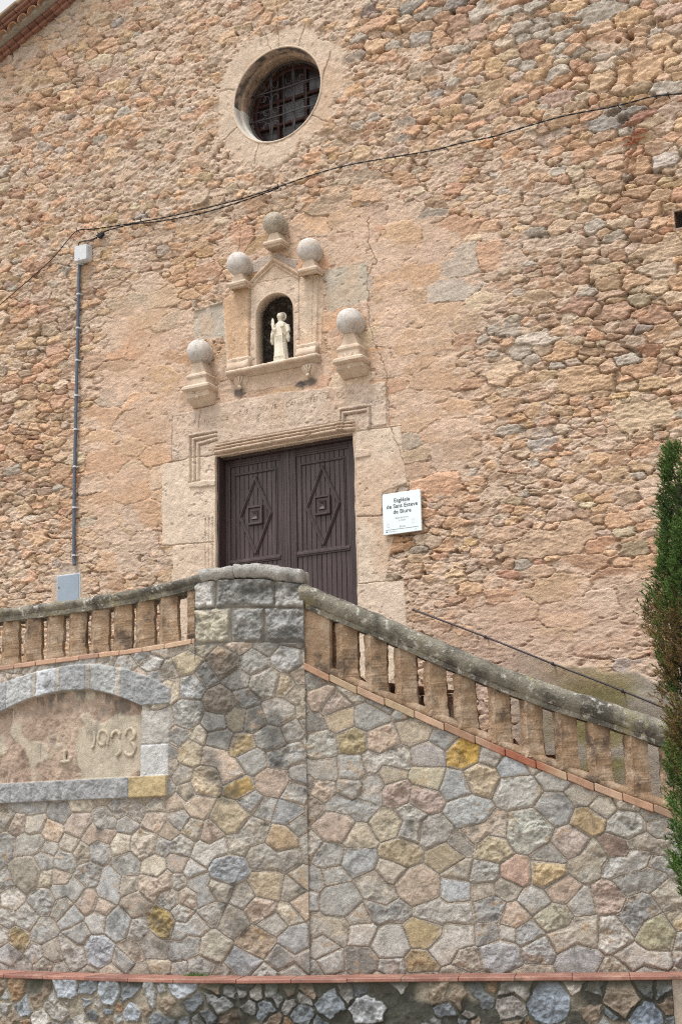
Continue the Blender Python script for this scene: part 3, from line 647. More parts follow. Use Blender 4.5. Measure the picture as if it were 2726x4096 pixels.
# ---- ball finials
def squarestack(mb, cx_, sec):
    RG = []
    for z_, hw, y_ in sec:
        bv = .012; RG.append([(cx_-hw, .03, z_), (cx_-hw, -y_+bv, z_), (cx_-hw+bv, -y_, z_), (cx_, -y_, z_), (cx_+hw-bv, -y_, z_), (cx_+hw, -y_+bv, z_), (cx_+hw, .03, z_)])
    mb.rings(RG, True)
from mathutils import noise as _mn
def finial(px, py, rpx, base, kind, seed):
    c = onY(px, py, -.12); e = onY(px, py-rpx, -.12); r_ = e[2]-c[2]; cx_, cz_ = c[0], c[2]
    bz = FP(*base)[1]
    P = empty('ball_finial', (cx_, 0, bz)); P.parent = church; P.matrix_parent_inverse = Matrix.Translation(-Vector(church.location))
    def par(o): o.parent = P; o.matrix_parent_inverse = Matrix.Translation(-Vector((cx_, 0, bz))); return o
    b = MB(); b.sphere((cx_, -.13, cz_), r_, 36, 22, lambda d: 1+.025*_mn.noise(d*2+Vector((seed, 0, 0)))+.012*_mn.noise(d*7))
    b.sphere((cx_, -.02, cz_-.01), r_*.9, 20, 12)
    par(b.build('ball', M['ball'] if kind != 3 else M['oldball'], None, True))
    b = MB(); zt = cz_-r_*.86
    nk = [(zt, .055, .16), (zt-.02, .065, .17)]
    if kind == 1:
        H_ = zt-bz
        sec = nk+[(zt-.16, .115, .17), (zt-.165, .115, .19), (zt-.19, .155, .205), (zt-.215, .165, .21), (zt-.235, .155, .20), (zt-.245, .15, .19), (zt-.32, .155, .19), (zt-.33, .185, .215), (zt-.355, .21, .24), (zt-.385, .21, .24), (zt-.41, .19, .21), (zt-.42, .175, .19), (bz+.10, .19, .17), (bz+.09, .19, .18), (bz, .17, .04)]
        squarestack(b, cx_, sec)
        o = noisy(par(b.build('pedestal', M['cut'], None, False)), .006, .05, seed)
        b = MB(); fz = bz+.14
        for a in (-1.25, -.75, -.28, .28, .75, 1.25): b.tube([(cx_+.035*math.sin(a), -.185, fz+.02*math.cos(a)), (cx_+.165*math.sin(a), -.190, fz+.135*math.cos(a))], [.008, .018], 6)
        b.sphere((cx_, -.165, bz+.09), .030, 12, 8)
        par(b.build('shell_carving', M['cut'], None, True))
    else:
        sec = nk+[(zt-.10, .095, .17), (zt-.12, .105, .175), (zt-.125, .135, .20), (zt-.15, .15, .21), (zt-.175, .14, .20), (zt-.18, .125, .18), (zt-.20, .13, .17), (zt-.205, .115, .15), (bz, .105, .10)]
        squarestack(b, cx_, sec); noisy(par(b.build('pedestal', M['cut'], None, False)), .005, .05, seed)
    return P
F1_ = finial(459, 810, 27, (459, 938), 1, 1); F2_ = finial(805, 741, 30, (806, 872), 1, 2)
F3_ = finial(550, 608, 26, (550, 668), 2, 3); F4_ = finial(712, 576, 26, (712, 636), 2, 4); F5_ = finial(632, 515, 25, (632, 575), 3, 5)

# ---- doors
DY = .20
def leaf(x0, x1, mirror):
    P = MB(); zt, zb = DZT+.05, DZ0; wl = x1-x0
    nb = 13                                          # vertical boards
    st = .115*wl
    P.box(x0+.004, x1-.004, DY+.022, DY+.055, zb, zt)
    bx0, bx1 = x0+st, x1-st; bw = (bx1-bx0)/11
    for k in range(11):
        P.box(bx0+bw*k+.003, bx0+bw*(k+1)-.003, DY+.008, DY+.03, zb+.02, zt-.12, .004)
    L_ = P.build('door_leaf', M['wood'], church)
    P = MB(); yf = DY-.012
    P.box(x0+.003, x0+st, yf, DY+.03, zb, zt, .006); P.box(x1-st, x1-.003, yf, DY+.03, zb, zt, .006)
    P.box(x0+st, x1-st, yf+.002, DY+.03, zt-.17, zt, .006); P.box(x0+st, x1-st, yf+.002, DY+.03, zb, zb+.12, .006)
    for q in (.25, .55, .8):                         # reeded stiles
        for xx in (x0+st*q, x1-st*q): P.tube([(xx, yf-.001, zb+.01), (xx, yf-.001, zt-.17+st*(1-q))], .006, 5)
        P.tube([(x0+st*q, yf+.001, zt-.17+st*(1-q)), (x1-st*q, yf+.001, zt-.17+st*(1-q))], .006, 5)
    P.build('frame', M['wood'], L_)
    zr = 5.165; P = MB()
    P.box(x0+st, x1-st, DY-.022, DY+.02, zr-.02, zr+.02, .008); P.box(x0+st, x1-st, DY-.010, DY+.02, zr-.035, zr+.035, .004)
    P.build('rail', M['wood'], L_)
    ix0, ix1, iz0, iz1 = x0+.19*wl, x1-.19*wl, zr+.02, zt-.29
    P = MB()
    for o_, y_, w_ in ((0, DY-.004, .028), (-.003, DY-.016, .011)):
        P.box(ix0-w_, ix0+w_*.3, y_, DY+.012, iz0, iz1+w_, .004); P.box(ix1-w_*.3, ix1+w_, y_, DY+.012, iz0, iz1+w_, .004); P.box(ix0+w_*.3, ix1-w_*.3, y_+.001, DY+.012, iz1-w_*.3, iz1+w_, .004)
    P.build('panel_moulding', M['wood'], L_)
    cx_ = (ix0+ix1)/2; cz_ = (iz0+iz1)/2+.0; hw, hh = .235*wl, .50
    P = MB(); pts = [(cx_, cz_+hh), (cx_+hw, cz_), (cx_, cz_-hh), (cx_-hw, cz_)]
    for i in range(4):
        a = np.array(pts[i]); c_ = np.array(pts[(i+1) % 4]); dv = c_-a; ln = np.hypot(*dv); dv /= ln; m_ = (a+c_)/2
        for ww, yy in ((.022, DY-.010), (.009, DY-.022)):
            P.obox((m_[0], (yy+DY+.012)/2, m_[1]), (dv[0], 0, dv[1]), (0, 1, 0), (-dv[1], 0, dv[0]), ln/2+.008, (DY+.012-yy)/2-.0005*i, ww, .004)
    P.build('diamond_moulding', M['wood'], L_)
    P = MB(); e = .115*wl
    for ww, y0_ in ((e, DY-.004), (e*.78, DY-.026)):
        if ww == e:
            for (a0, a1, b0, b1) in ((-1, -.78, -1, 1), (.78, 1, -1, 1), (-.78, .78, .78, 1), (-.78, .78, -1, -.78)): P.box(cx_+a0*e, cx_+a1*e, DY-.032, DY+.01, cz_+b0*e*1.1, cz_+b1*e*1.1, .005)
    RG = [[(cx_+sx*q, y_, cz_+sz*q*1.1) for sx, sz in ((-1, -1), (1, -1), (1, 1), (-1, 1))] for q, y_ in ((e*.78, DY+.005), (e*.74, DY-.012), (e*.5, DY-.012), (e*.42, DY-.034), (e*.12, DY-.012))]
    P.rings(RG[::-1], True); P.build('boss', M['wood'], L_)
    return L_
dm = -8.880
l1 = leaf(-9.865, dm-.004, 0); l2 = leaf(dm+.004, -7.89, 1)
b = MB(); b.box(dm-.03, dm+.03, DY-.03, DY-.008, DZ0, DZT+.04, .008); b.tube([(dm-.012, DY-.032, DZ0), (dm-.012, DY-.032, DZT)], .006, 5); b.build('cover_strip', M['wood'], church)
b = MB(); b.box(-10.2, -7.5, .30, .34, 3.3, 7.0); b.build('door_backing', M['wood'], church)
b = MB(); b.tube([(dm-.10, DY-.02, 4.68), (dm-.10, DY-.045, 4.68)], .016, 10); b.build('lock', M['iron'], l1)

# ---- verge of the roof
def along(t): return (-17+t, rake(-17+t))
kx = 1/math.sqrt(1+.4043**2); ez = (kx, 0, .4043*kx); nz_ = (-.4043*kx, 0, kx)
verge = None
rs = np.random.RandomState(12)
def rakebox(mb, t0, t1, y0, y1, n0, n1, bev=.0):
    c = np.array([-17, 0, rake(-17)])+np.array(ez)*(t0+t1)/2+np.array(nz_)*(n0+n1)/2; c[1] = (y0+y1)/2
    mb.obox(c, ez, (0, 1, 0), nz_, (t1-t0)/2, abs(y1-y0)/2, abs(n1-n0)/2, bev)
LT = 7.6
vg = MB(); rakebox(vg, 0, LT, -.02, .6, .10, .34); V_ = vg.build('verge', M['cement'], church)
def brickrow(name, y0, n0, n1, ln, cols):
    b = MB(); t = 0
    while t < LT:
        b.col = tuple(np.array(cols[rs.randint(len(cols))])*(1+.12*rs.randn())); rakebox(b, t+.002, t+ln-.004, y0+rs.uniform(-.004, .004), .1, n0, n1, .008); t += ln
    return b.build(name, M['brick'], V_, colors=True)
BR = [(.21, .105, .075), (.24, .125, .09), (.18, .09, .065)]
brickrow('brick_row', -.075, -.005, .045, .15, BR); brickrow('brick_row', -.135, .048, .10, .15, BR)
b = MB(); t = 0.05                                    # scalloped row of upturned tiles
while t < LT:
    RG = []
    for y_ in (-.02, -.30):
        ring = []
        for rr_, sgn in ((.085, 1), (.068, -1)):
            A = np.linspace(0, math.pi, 11)[::sgn]
            for a in A:
                c = np.array([-17, 0, rake(-17)])+np.array(ez)*(t+.09-rr_*math.cos(a))+np.array(nz_)*(.105+rr_*1.0*math.sin(a)); ring.append((c[0], y_, c[2]))
        RG.append(ring)
    b.rings(RG, True); t += .205
b.build('scalloped_tiles', M['tile'], V_, False)
b = MB(); rakebox(b, 0, LT, -.235, .1, .103, .20); b.build('scallop_infill', M['cement'], V_)
brickrow('brick_row', -.33, .195, .235, .28, BR); brickrow('brick_row', -.375, .238, .285, .28, BR)
b = MB(); t = 0
while t < LT:
    b.col = tuple(np.array((.26, .19, .14))*(1+.15*rs.randn())); rakebox(b, t, t+.44, -.41+rs.uniform(-.012, .012), .5, .287+.012*(rs.rand()), .35, .01); t += .43
b.build('edge_tiles', M['brick'], V_, colors=True)
b = MB(); rakebox(b, 0, 14, .0, 8, .352, .40); b.build('roof', M['tile'], church)

# ================================================================== UNION of shapes for the statue
def remesh(o, vox, smooth_it=2):
    md = o.modifiers.new('r', 'REMESH'); md.mode = 'VOXEL'; md.voxel_size = vox; md.use_smooth_shade = True
    ms = o.modifiers.new('s', 'SMOOTH'); ms.iterations = smooth_it; ms.factor = .5
    dg = bpy.context.evaluated_depsgraph_get(); me = bpy.data.meshes.new_from_object(o.evaluated_get(dg)); o.modifiers.clear(); o.data = me; return o
SX, SY, SZ = (FP(647, 800)[0]+.03), .10, NZ0+.012
sp = onY(647, 830, .10); SX = sp[0]
statue = empty('saint_statue', (SX, SY, SZ)); tag(statue, 'small cream stone saint with halo, robe and raised palm standing in the arched niche', 'statue')
sth = onY(647, 716, .10)[2]-SZ                        # height to top of the halo
k = sth/.66
def sp_(x, y, z): return (SX+x*k, SY+y*k, SZ+z*k)
def ell(mb, rows, n=20):
    RG = []
    for z, rx, ry, ox, oy, fold in rows:
        RG.append([sp_(ox+rx*math.cos(a)*(1+fold*math.cos(9*a)), oy+ry*math.sin(a)*(1+fold*math.cos(9*a+1)), z) for a in np.linspace(0, 2*math.pi, n*2, endpoint=False)])
    mb.rings(RG, True)
b = MB()
ell(b, [(.035, .088, .070, .0, 0, .05), (.08, .092, .072, 0, 0, .06), (.13, .086, .068, 0, 0, .03), (.25, .078, .062, 0, 0, .01), (.33, .072, .058, 0, 0, 0), (.40, .075, .058, 0, 0, 0), (.46, .085, .055, 0, 0, 0), (.50, .078, .048, 0, 0, 0), (.52, .045, .036, 0, 0, 0), (.535, .026, .028, 0, -.004, 0), (.56, .024, .026, 0, -.006, 0)])
b.sphere(sp_(0, -.012, .592), (.036*k, .040*k, .046*k), 18, 12)
b.sphere(sp_(0, -.052, .588), (.006*k, .009*k, .012*k), 8, 6)                    # nose
b.sphere(sp_(-.034, -.006, .585), (.006*k, .008*k, .010*k), 8, 6); b.sphere(sp_(.034, -.006, .585), (.006*k, .008*k, .010*k), 8, 6)
b.tube([sp_(-.080, .005, .475), sp_(-.100, -.005, .40), sp_(-.085, -.035, .345), sp_(-.05, -.065, .395)], [.030*k, .028*k, .030*k, .018*k], 10)
b.tube([sp_(.080, .005, .475), sp_(.100, -.005, .40), sp_(.080, -.045, .365), (sp_(.065, -.080, .415))], [.030*k, .028*k, .028*k, .018*k], 10)
for sx in (-1, 1): b.tube([sp_(sx*.088, -.02, .37), sp_(sx*.105, -.015, .31), sp_(sx*.105, -.01, .27)], [.030*k, .026*k, .012*k], 10)   # hanging sleeves
for j in range(5): b.tube([sp_(-.052+.004*j, -.066, .40), sp_(-.050+.006*j, -.080, .425), sp_(-.048+.006*j, -.078, .445-.003*abs(j-2))], .0065*k, 6)
b.tube([sp_(-.058, -.07, .405), sp_(-.066, -.078, .425)], .007*k, 6)
for j in range(5): b.tube([sp_(.058+.005*j, -.082, .412), sp_(.052+.006*j, -.094, .428), sp_(.052+.006*j, -.090, .440)], .0065*k, 6)
b.tube([sp_(.075, -.082, .415), sp_(.088, -.088, .435)], .007*k, 6)
st = b.build('body', M['statue'], statue); remesh(st, .0045)
b = MB()
RG = [[sp_(x_, -.069-.002*q+.03*abs(x_/.07)**2, z_) for x_, z_ in ((-.062, .10), (.062, .10), (.055, .30), (.050, .47), (-.050, .47), (-.055, .30))] for q in (0, 4)]
b.rings(RG, True); b.tube([sp_(-.062, -.062, .10), sp_(0, -.082, .10), sp_(.062, -.062, .10)], .004*k, 6)
for x_ in (-.04, -.01, .02): b.box(*(sp_(x_, -.083, .34)[0], sp_(x_+.02, 0, 0)[0]), sp_(0, -.085, 0)[1], sp_(0, -.070, 0)[1], sp_(0, 0, .335)[2], sp_(0, 0, .342)[2])
b.build('vestment', M['statue'], statue, False)
b = MB(); b.tube([sp_(0, .026, .598), sp_(0, .036, .598)], .060*k, 28); b.build('halo', M['statue'], statue)
b = MB(); b.sphere(sp_(0, .006, .600), (.040*k, .040*k, .046*k), 16, 10); b.sphere(sp_(.0, .018, .565), (.040*k, .022*k, .03*k), 12, 8); b.build('hair', M['statue'], statue, True)
b = MB(); RG = [[sp_(-.060+hw*math.cos(a), -.078+.006*math.sin(a), z_) for a in np.linspace(0, 2*math.pi, 8, endpoint=False)] for z_, hw in ((.40, .006), (.44, .014), (.49, .024), (.535, .018), (.56, .004))]
b.rings(RG, True); b.build('palm', M['statue'], statue, True)
b = MB(); b.obox(sp_(.078, -.10, .445), (1, 0, .1), (0, 1, 0), (-.1, 0, 1), .026*k, .012*k, .018*k, .004); b.build('book', M['statue'], statue)
b = MB(); b.box(SX-.115*k, SX+.105*k, SY-.10*k, SY+.09*k, SZ, SZ+.04*k, .006); b.build('base', M['statue'], statue)

# ================================================================== things on the facade
def text(body, size, x, y, z, m, parent, name, align='CENTER', off=0.0, ext=.0006, rot=0, spacing=1.0):
    cu = bpy.data.curves.new(name, 'FONT'); cu.body = body; cu.size = size; cu.align_x = align; cu.offset = off; cu.extrude = ext; cu.space_character = spacing; cu.resolution_u = 3
    o = bpy.data.objects.new(name, cu); COL.objects.link(o)
    bpy.context.view_layer.update()
    me = bpy.data.meshes.new_from_object(o.evaluated_get(bpy.context.evaluated_depsgraph_get())); bpy.data.objects.remove(o)
    me.transform(Matrix.Translation((x, y, z)) @ Matrix.Rotation(rot, 4, 'Y') @ Matrix.Rotation(math.pi/2, 4, 'X'))
    return link(name, me, m, parent)
sg = empty('church_sign', (-7.162, -.04, 5.445)); tag(sg, 'square white plaque with dark grey name lettering on the wall right of the door', 'sign')
b = MB(); b.box(-7.414, -6.910, -.075, -.050, 5.195, 5.697, .003); b.build('panel', M['sign'], sg)
b = MB(); b.box(-7.38, -6.94, -.050, .0, 5.23, 5.66); b.build('mount', M['plastic'], sg)
ty = -.0765
for i, (s_, z_) in enumerate((('Església', 5.580), ('de Sant Esteve', 5.510), ('de Biure', 5.440))): text(s_, .069, -7.155, ty, z_, M['ink'], sg, 'lettering', off=.0006, spacing=1.02)
text('Bisbat de Girona', .026, -7.160, ty, 5.378, M['faint'], sg, 'lettering'); text('s. XVIII', .030, -7.160, ty, 5.345, M['faint'], sg, 'lettering')
text('Biure', .036, -7.160, ty, 5.268, M['faint'], sg, 'lettering')
b = MB(); b.box(-7.378, -6.952, ty-.0005, ty+.001, 5.2485, 5.2515); b.box(-7.376, -7.360, ty-.0005, ty+.001, 5.220, 5.236); b.build('rule_line', M['ink'], sg)
text('Generalitat de Catalunya', .012, -7.352, ty, 5.224, M['faint'], sg, 'lettering', align='LEFT')
b = MB()
for (x_, z_, s_) in ((-7.36, 5.31, .030), (-7.03, 5.33, .034), (-6.99, 5.222, .016)):
    b.box(x_, x_+s_, ty-.0004, ty+.001, z_-s_*.9, z_-s_*.86); b.box(x_, x_+s_, ty-.0004, ty+.001, z_+s_*.5, z_+s_*.54); b.box(x_, x_+.0012, ty-.0004, ty+.001, z_-s_*.86, z_+s_*.5); b.box(x_+s_-.0012, x_+s_, ty-.0004, ty+.001, z_-s_*.86, z_+s_*.5)
b.build('lettering', M['faint'], sg)  # outline frames for the sign's logos, no letters among them
# engraved lintel inscription, worn
M['engrave'] = mat('engraved_stone', (.44, .345, .265), fine=60, famt=.2, bump=.5, bdist=.006, mid=9, mamt=.25)
for (s_, px0, py0, px1, sz_) in (('MOCCEL', 470, 975, 535, .095), ('SVE DICTAVEIN CANT STEPH', 550, 957, 745, .10), ('ANI Iº MORE', 752, 918, 815, .09), ('R ROSLAPIS SVTEVNT PRO', 590, 972, 760, .095), ('E CHRISTI MCNE DO', 605, 990, 765, .095)):
    a = FP(px0, py0); e = FP(px1, py0-(px1-px0)*.168)
    o = text(s_, sz_, 0, 0, 0, M['engrave'], church, 'lettering', align='LEFT', off=-.001, ext=.006)
    wd = max(v.co.x for v in o.data.vertices); kq = (e[0]-a[0])/wd
    for v in o.data.vertices: v.co.x = v.co.x*kq+a[0]; v.co.z += a[1]; v.co.y -= .013
    o.data.update()

def poly3(L, y, dense=6, jit=0.0, seed=0):
    P = [Vector(onY(px, py, y)) for px, py in L]; out = []; rr_ = random.Random(seed)
    for i in range(len(P)-1):
        p0 = P[max(i-1, 0)]; p1 = P[i]; p2 = P[i+1]; p3 = P[min(i+2, len(P)-1)]
        for k_ in range(dense):
            t_ = k_/dense
            q = .5*((2*p1)+(-p0+p2)*t_+(2*p0-5*p1+4*p2-p3)*t_*t_+(-p0+3*p1-3*p2+p3)*t_**3)
            out.append(q+Vector((0, rr_.uniform(-jit, jit), rr_.uniform(-jit, jit))))
    out.append(P[-1]); return out
# wall handrail rod
hr = empty('wall_handrail', tuple(onY(1270, 1527, -.09))); tag(hr, 'thin dark iron rod handrail fixed along the lower church wall above the steps', 'handrail')
b = MB(); b.tube(poly3([(950, 1403), (1110, 1463), (1270, 1527), (1400, 1577), (1540, 1634)], -.09, 4), .011, 8); b.sphere(onY(950, 1403, -.09), .017, 8, 6); b.build('rod', M['iron'], hr, True)
for p in ((1115, 1465), (1270, 1527), (1430, 1589)):
    q = onY(p[0], p[1], -.09); b = MB(); b.tube([(q[0], -.09, q[2]), (q[0], -.05, q[2]-.015), (q[0], .02, q[2]-.012)], .010, 6); b.sphere(q, .022, 8, 6); b.build('bracket', M['iron'], hr, True)
# cables
def twisted(mb, P, r, tw=3.5, rad=.009, k2=(0, math.pi)):
    L_ = 0; acc = [0]
    for i in range(1, len(P)): L_ += (P[i]-P[i-1]).length; acc.append(L_)
    n_ = int(L_/.05); PP = []
    for i in range(n_+1):
        s_ = L_*i/n_; j = max(0, min(len(P)-2, np.searchsorted(acc, s_)-1)); f_ = (s_-acc[j])/max(acc[j+1]-acc[j], 1e-6); PP.append((P[j].lerp(P[j+1], f_), s_))
    for ph in k2: mb.tube([p+Vector((0, math.cos(s_*tw*2*math.pi/.9+ph)*rad, math.sin(s_*tw*2*math.pi/.9+ph)*rad)) for p, s_ in PP], r, 6)
main = empty('power_cable', tuple(onY(700, 405, -.06))); tag(main, 'black twisted cable slung across the facade from the upper right to the left edge', 'cable')
b = MB(); P = poly3([(-40, 740), (0, 702), (60, 650), (120, 596), (150, 560), (178, 531), (215, 527), (290, 516), (380, 500), (480, 477), (560, 456), (640, 430), (720, 402), (800, 380), (900, 362), (1000, 345), (1060, 329), (1130, 315), (1220, 288), (1300, 266), (1420, 243), (1500, 222), (1568, 215), (1650, 200)], -.07, 6)
P1 = P[:31]; b.tube(P1, .0065, 6); twisted(b, P[30:], .0055, rad=.006); b.build('cable', M['black'], main, True)
b = MB()
for p in ((178, 531), (325, 508), (640, 430), (905, 361), (1130, 315), (1420, 243), (1535, 219)):
    q = onY(p[0], p[1], -.07); b.tube([(q[0], .02, q[2]), (q[0], -.085, q[2]), (q[0]+.01, -.09, q[2]+.03)], .006, 5)
b.build('wall_hook', M['black'], main)
sec = empty('branch_cable', tuple(onY(400, 507, -.05))); tag(sec, 'thinner black cable branching below the main cable down to the grey box', 'cable')
b = MB(); P = poly3([(184, 568), (180, 560), (192, 555), (212, 552), (226, 543), (240, 533), (300, 517), (380, 507), (470, 489), (560, 462), (640, 433)], -.05, 6, 0)
twisted(b, P, .0055, rad=.005); b.build('cable', M['black'], sec, True)
b = MB(); c = Vector(onY(233, 541, -.07)); rr_ = random.Random(3)
b.obox(c, (.8, 0, .45), (0, 1, 0), (-.45, 0, .8), .055, .028, .036, .01)
for i in range(8):
    d = Vector((rr_.uniform(-.09, .09), rr_.uniform(-.03, .01), rr_.uniform(-.07, .07))); b.tube([c, c+d*.6+Vector((0, -.02, 0)), c+d], .009, 5)
b.build('connector', M['black'], sec)
# conduit, box, cabinet
cp = empty('conduit_pipe', tuple(onY(172, 1290, -.04))); tag(cp, 'grey blue vertical conduit pipe clipped to the wall below the small grey box', 'pipe')
b = MB(); b.tube(poly3([(184, 604), (181, 660), (178.5, 800), (175, 950), (172, 1080), (170.5, 1200), (170, 1275), (170, 1290), (172, 1300)], -.045, 5), .023, 12); b.build('pipe', M['pipe'], cp, True)
for y_ in (608, 677, 755, 829, 910, 988, 1074, 1168, 1278):
    q = onY(np.interp(y_, [604, 660, 800, 950, 1080, 1200, 1290], [184, 181, 178.5, 175, 172, 170.5, 170]), y_, -.045); b = MB(); b.tube([(q[0], q[1], q[2]-.012), (q[0], q[1], q[2]+.012)], .029, 12); b.box(q[0]-.03, q[0]+.045, -.03, .02, q[2]-.008, q[2]+.008, .003); b.build('clip', M['plastic'], cp)
q0 = onY(171, 603, -.13); q1 = onY(208, 566, -.13)
jb = empty('junction_box', (q0[0], -.1, q0[2])); tag(jb, 'small light grey plastic junction box at the top of the conduit', 'box')
b = MB(); bw_ = .225; b.box(q0[0], q0[0]+bw_, -.13, .01, q0[2]-.0, q0[2]+.235, .022); b.build('body', M['plastic'], jb)
b = MB(); b.box(q0[0]+.004, q0[0]+bw_-.004, -.137, -.120, q0[2]+.004, q0[2]+.231, .006); b.build('lid', M['plastic'], jb)
b = MB(); b.tube([(q0[0]+.09, -.134, q0[2]+.03), (q0[0]+.09, -.14, q0[2]+.03)], .008, 10); b.build('knob', M['iron'], jb)
c0 = onY(133, 1326, -.02); c1 = onY(182, 1319, -.02)
cb = empty('meter_cabinet', (c0[0], 0, 3.9)); tag(cb, 'flat blue grey metal meter cabinet set in the wall at the foot of the conduit', 'cabinet')
b = MB(); zt = c0[2]; b.box(c0[0]-.012, c1[0]+.012, -.014, .05, zt-.50, zt+.012, .003); b.build('frame', M['plastic'], cb)
b = MB(); b.box(c0[0], c1[0], -.022, -.0145, zt-.49, zt-.004, .002); b.build('door', M['cabinet'], cb)
b = MB(); b.tube([(c0[0]+.03, -.02, zt-.16), (c0[0]+.03, -.028, zt-.16)], .010, 10); b.build('lock', M['iron'], cb)

# ================================================================== STAIR WALL: plan path
YA = -3.29; BEND = -7.72; BA = R_(19.0); RAD = 1.6
tl = RAD*math.tan(BA/2)
pA = np.array([BEND-tl, YA]); cen = pA+np.array([0, RAD]); arcL = RAD*BA
dB = np.array([math.cos(BA), math.sin(BA)]); pB = np.array([BEND, YA])+dB*tl
def path(s):
    """s = 0 at start of the bend; returns xy, outward normal"""
    s = np.asarray(s, float); a = np.clip(s, 0, arcL)/RAD
    x = np.where(s < 0, pA[0]+s, np.where(s < arcL, cen[0]+RAD*np.sin(a), pB[0]+dB[0]*(s-arcL)))
    y = np.where(s < 0, YA, np.where(s < arcL, cen[1]-RAD*np.cos(a), pB[1]+dB[1]*(s-arcL)))
    return x, y, np.sin(a), -np.cos(a)
SS = np.linspace(-4.5, 8, 6251); PX, PY, NX_, NY_ = path(SS)
def W_(px, py, o=0.0):
    d = ray(px, py); qx, qy = PX+NX_*o, PY+NY_*o
    cr = (qx-CAM[0])*d[1]-(qy-CAM[1])*d[0]; i = np.argmin(abs(cr)); t_ = ((qx[i]-CAM[0])*d[0]+(qy[i]-CAM[1])*d[1])/(d[0]**2+d[1]**2)
    return SS[i], CAM[2]+d[2]*t_
def Ws(L, o=0.0): return np.array([W_(*p, o) for p in L])
def WP(s, z, o=0.0):
    x, y, nx, ny = path(s); return np.stack([x+nx*o, y+ny*o, np.broadcast_to(z, np.shape(x))], -1)
stair = empty('stone_staircase', (-7, -3, -.1)); tag(stair, 'raised staircase terrace in crazy paved grey and ochre stone with lichened balustrade', 'staircase')
BANDA = Ws([(-40, 1547), (0, 1543), (150, 1523), (300, 1505), (400, 1490), (450, 1480)])          # underside of brick course, left
BANDB = Ws([(698, 1541), (800, 1588), (1000, 1672), (1200, 1756), (1400, 1833), (1530, 1878), (1600, 1906), (1700, 1950)])
s_p0, s_p1 = W_(450, 1420)[0], W_(699, 1420)[0]; s_j = s_p1
CAPZ = Ws([(450, 1342), (532, 1334), (600, 1334), (700, 1345)])
def ztop(s):
    s = np.asarray(s); return np.where(s < s_p0, np.interp(s, BANDA[:, 0], BANDA[:, 1]), np.where(s < s_j, np.interp(s, CAPZ[:, 0], CAPZ[:, 1]), np.interp(s, BANDB[:, 0], BANDB[:, 1])))

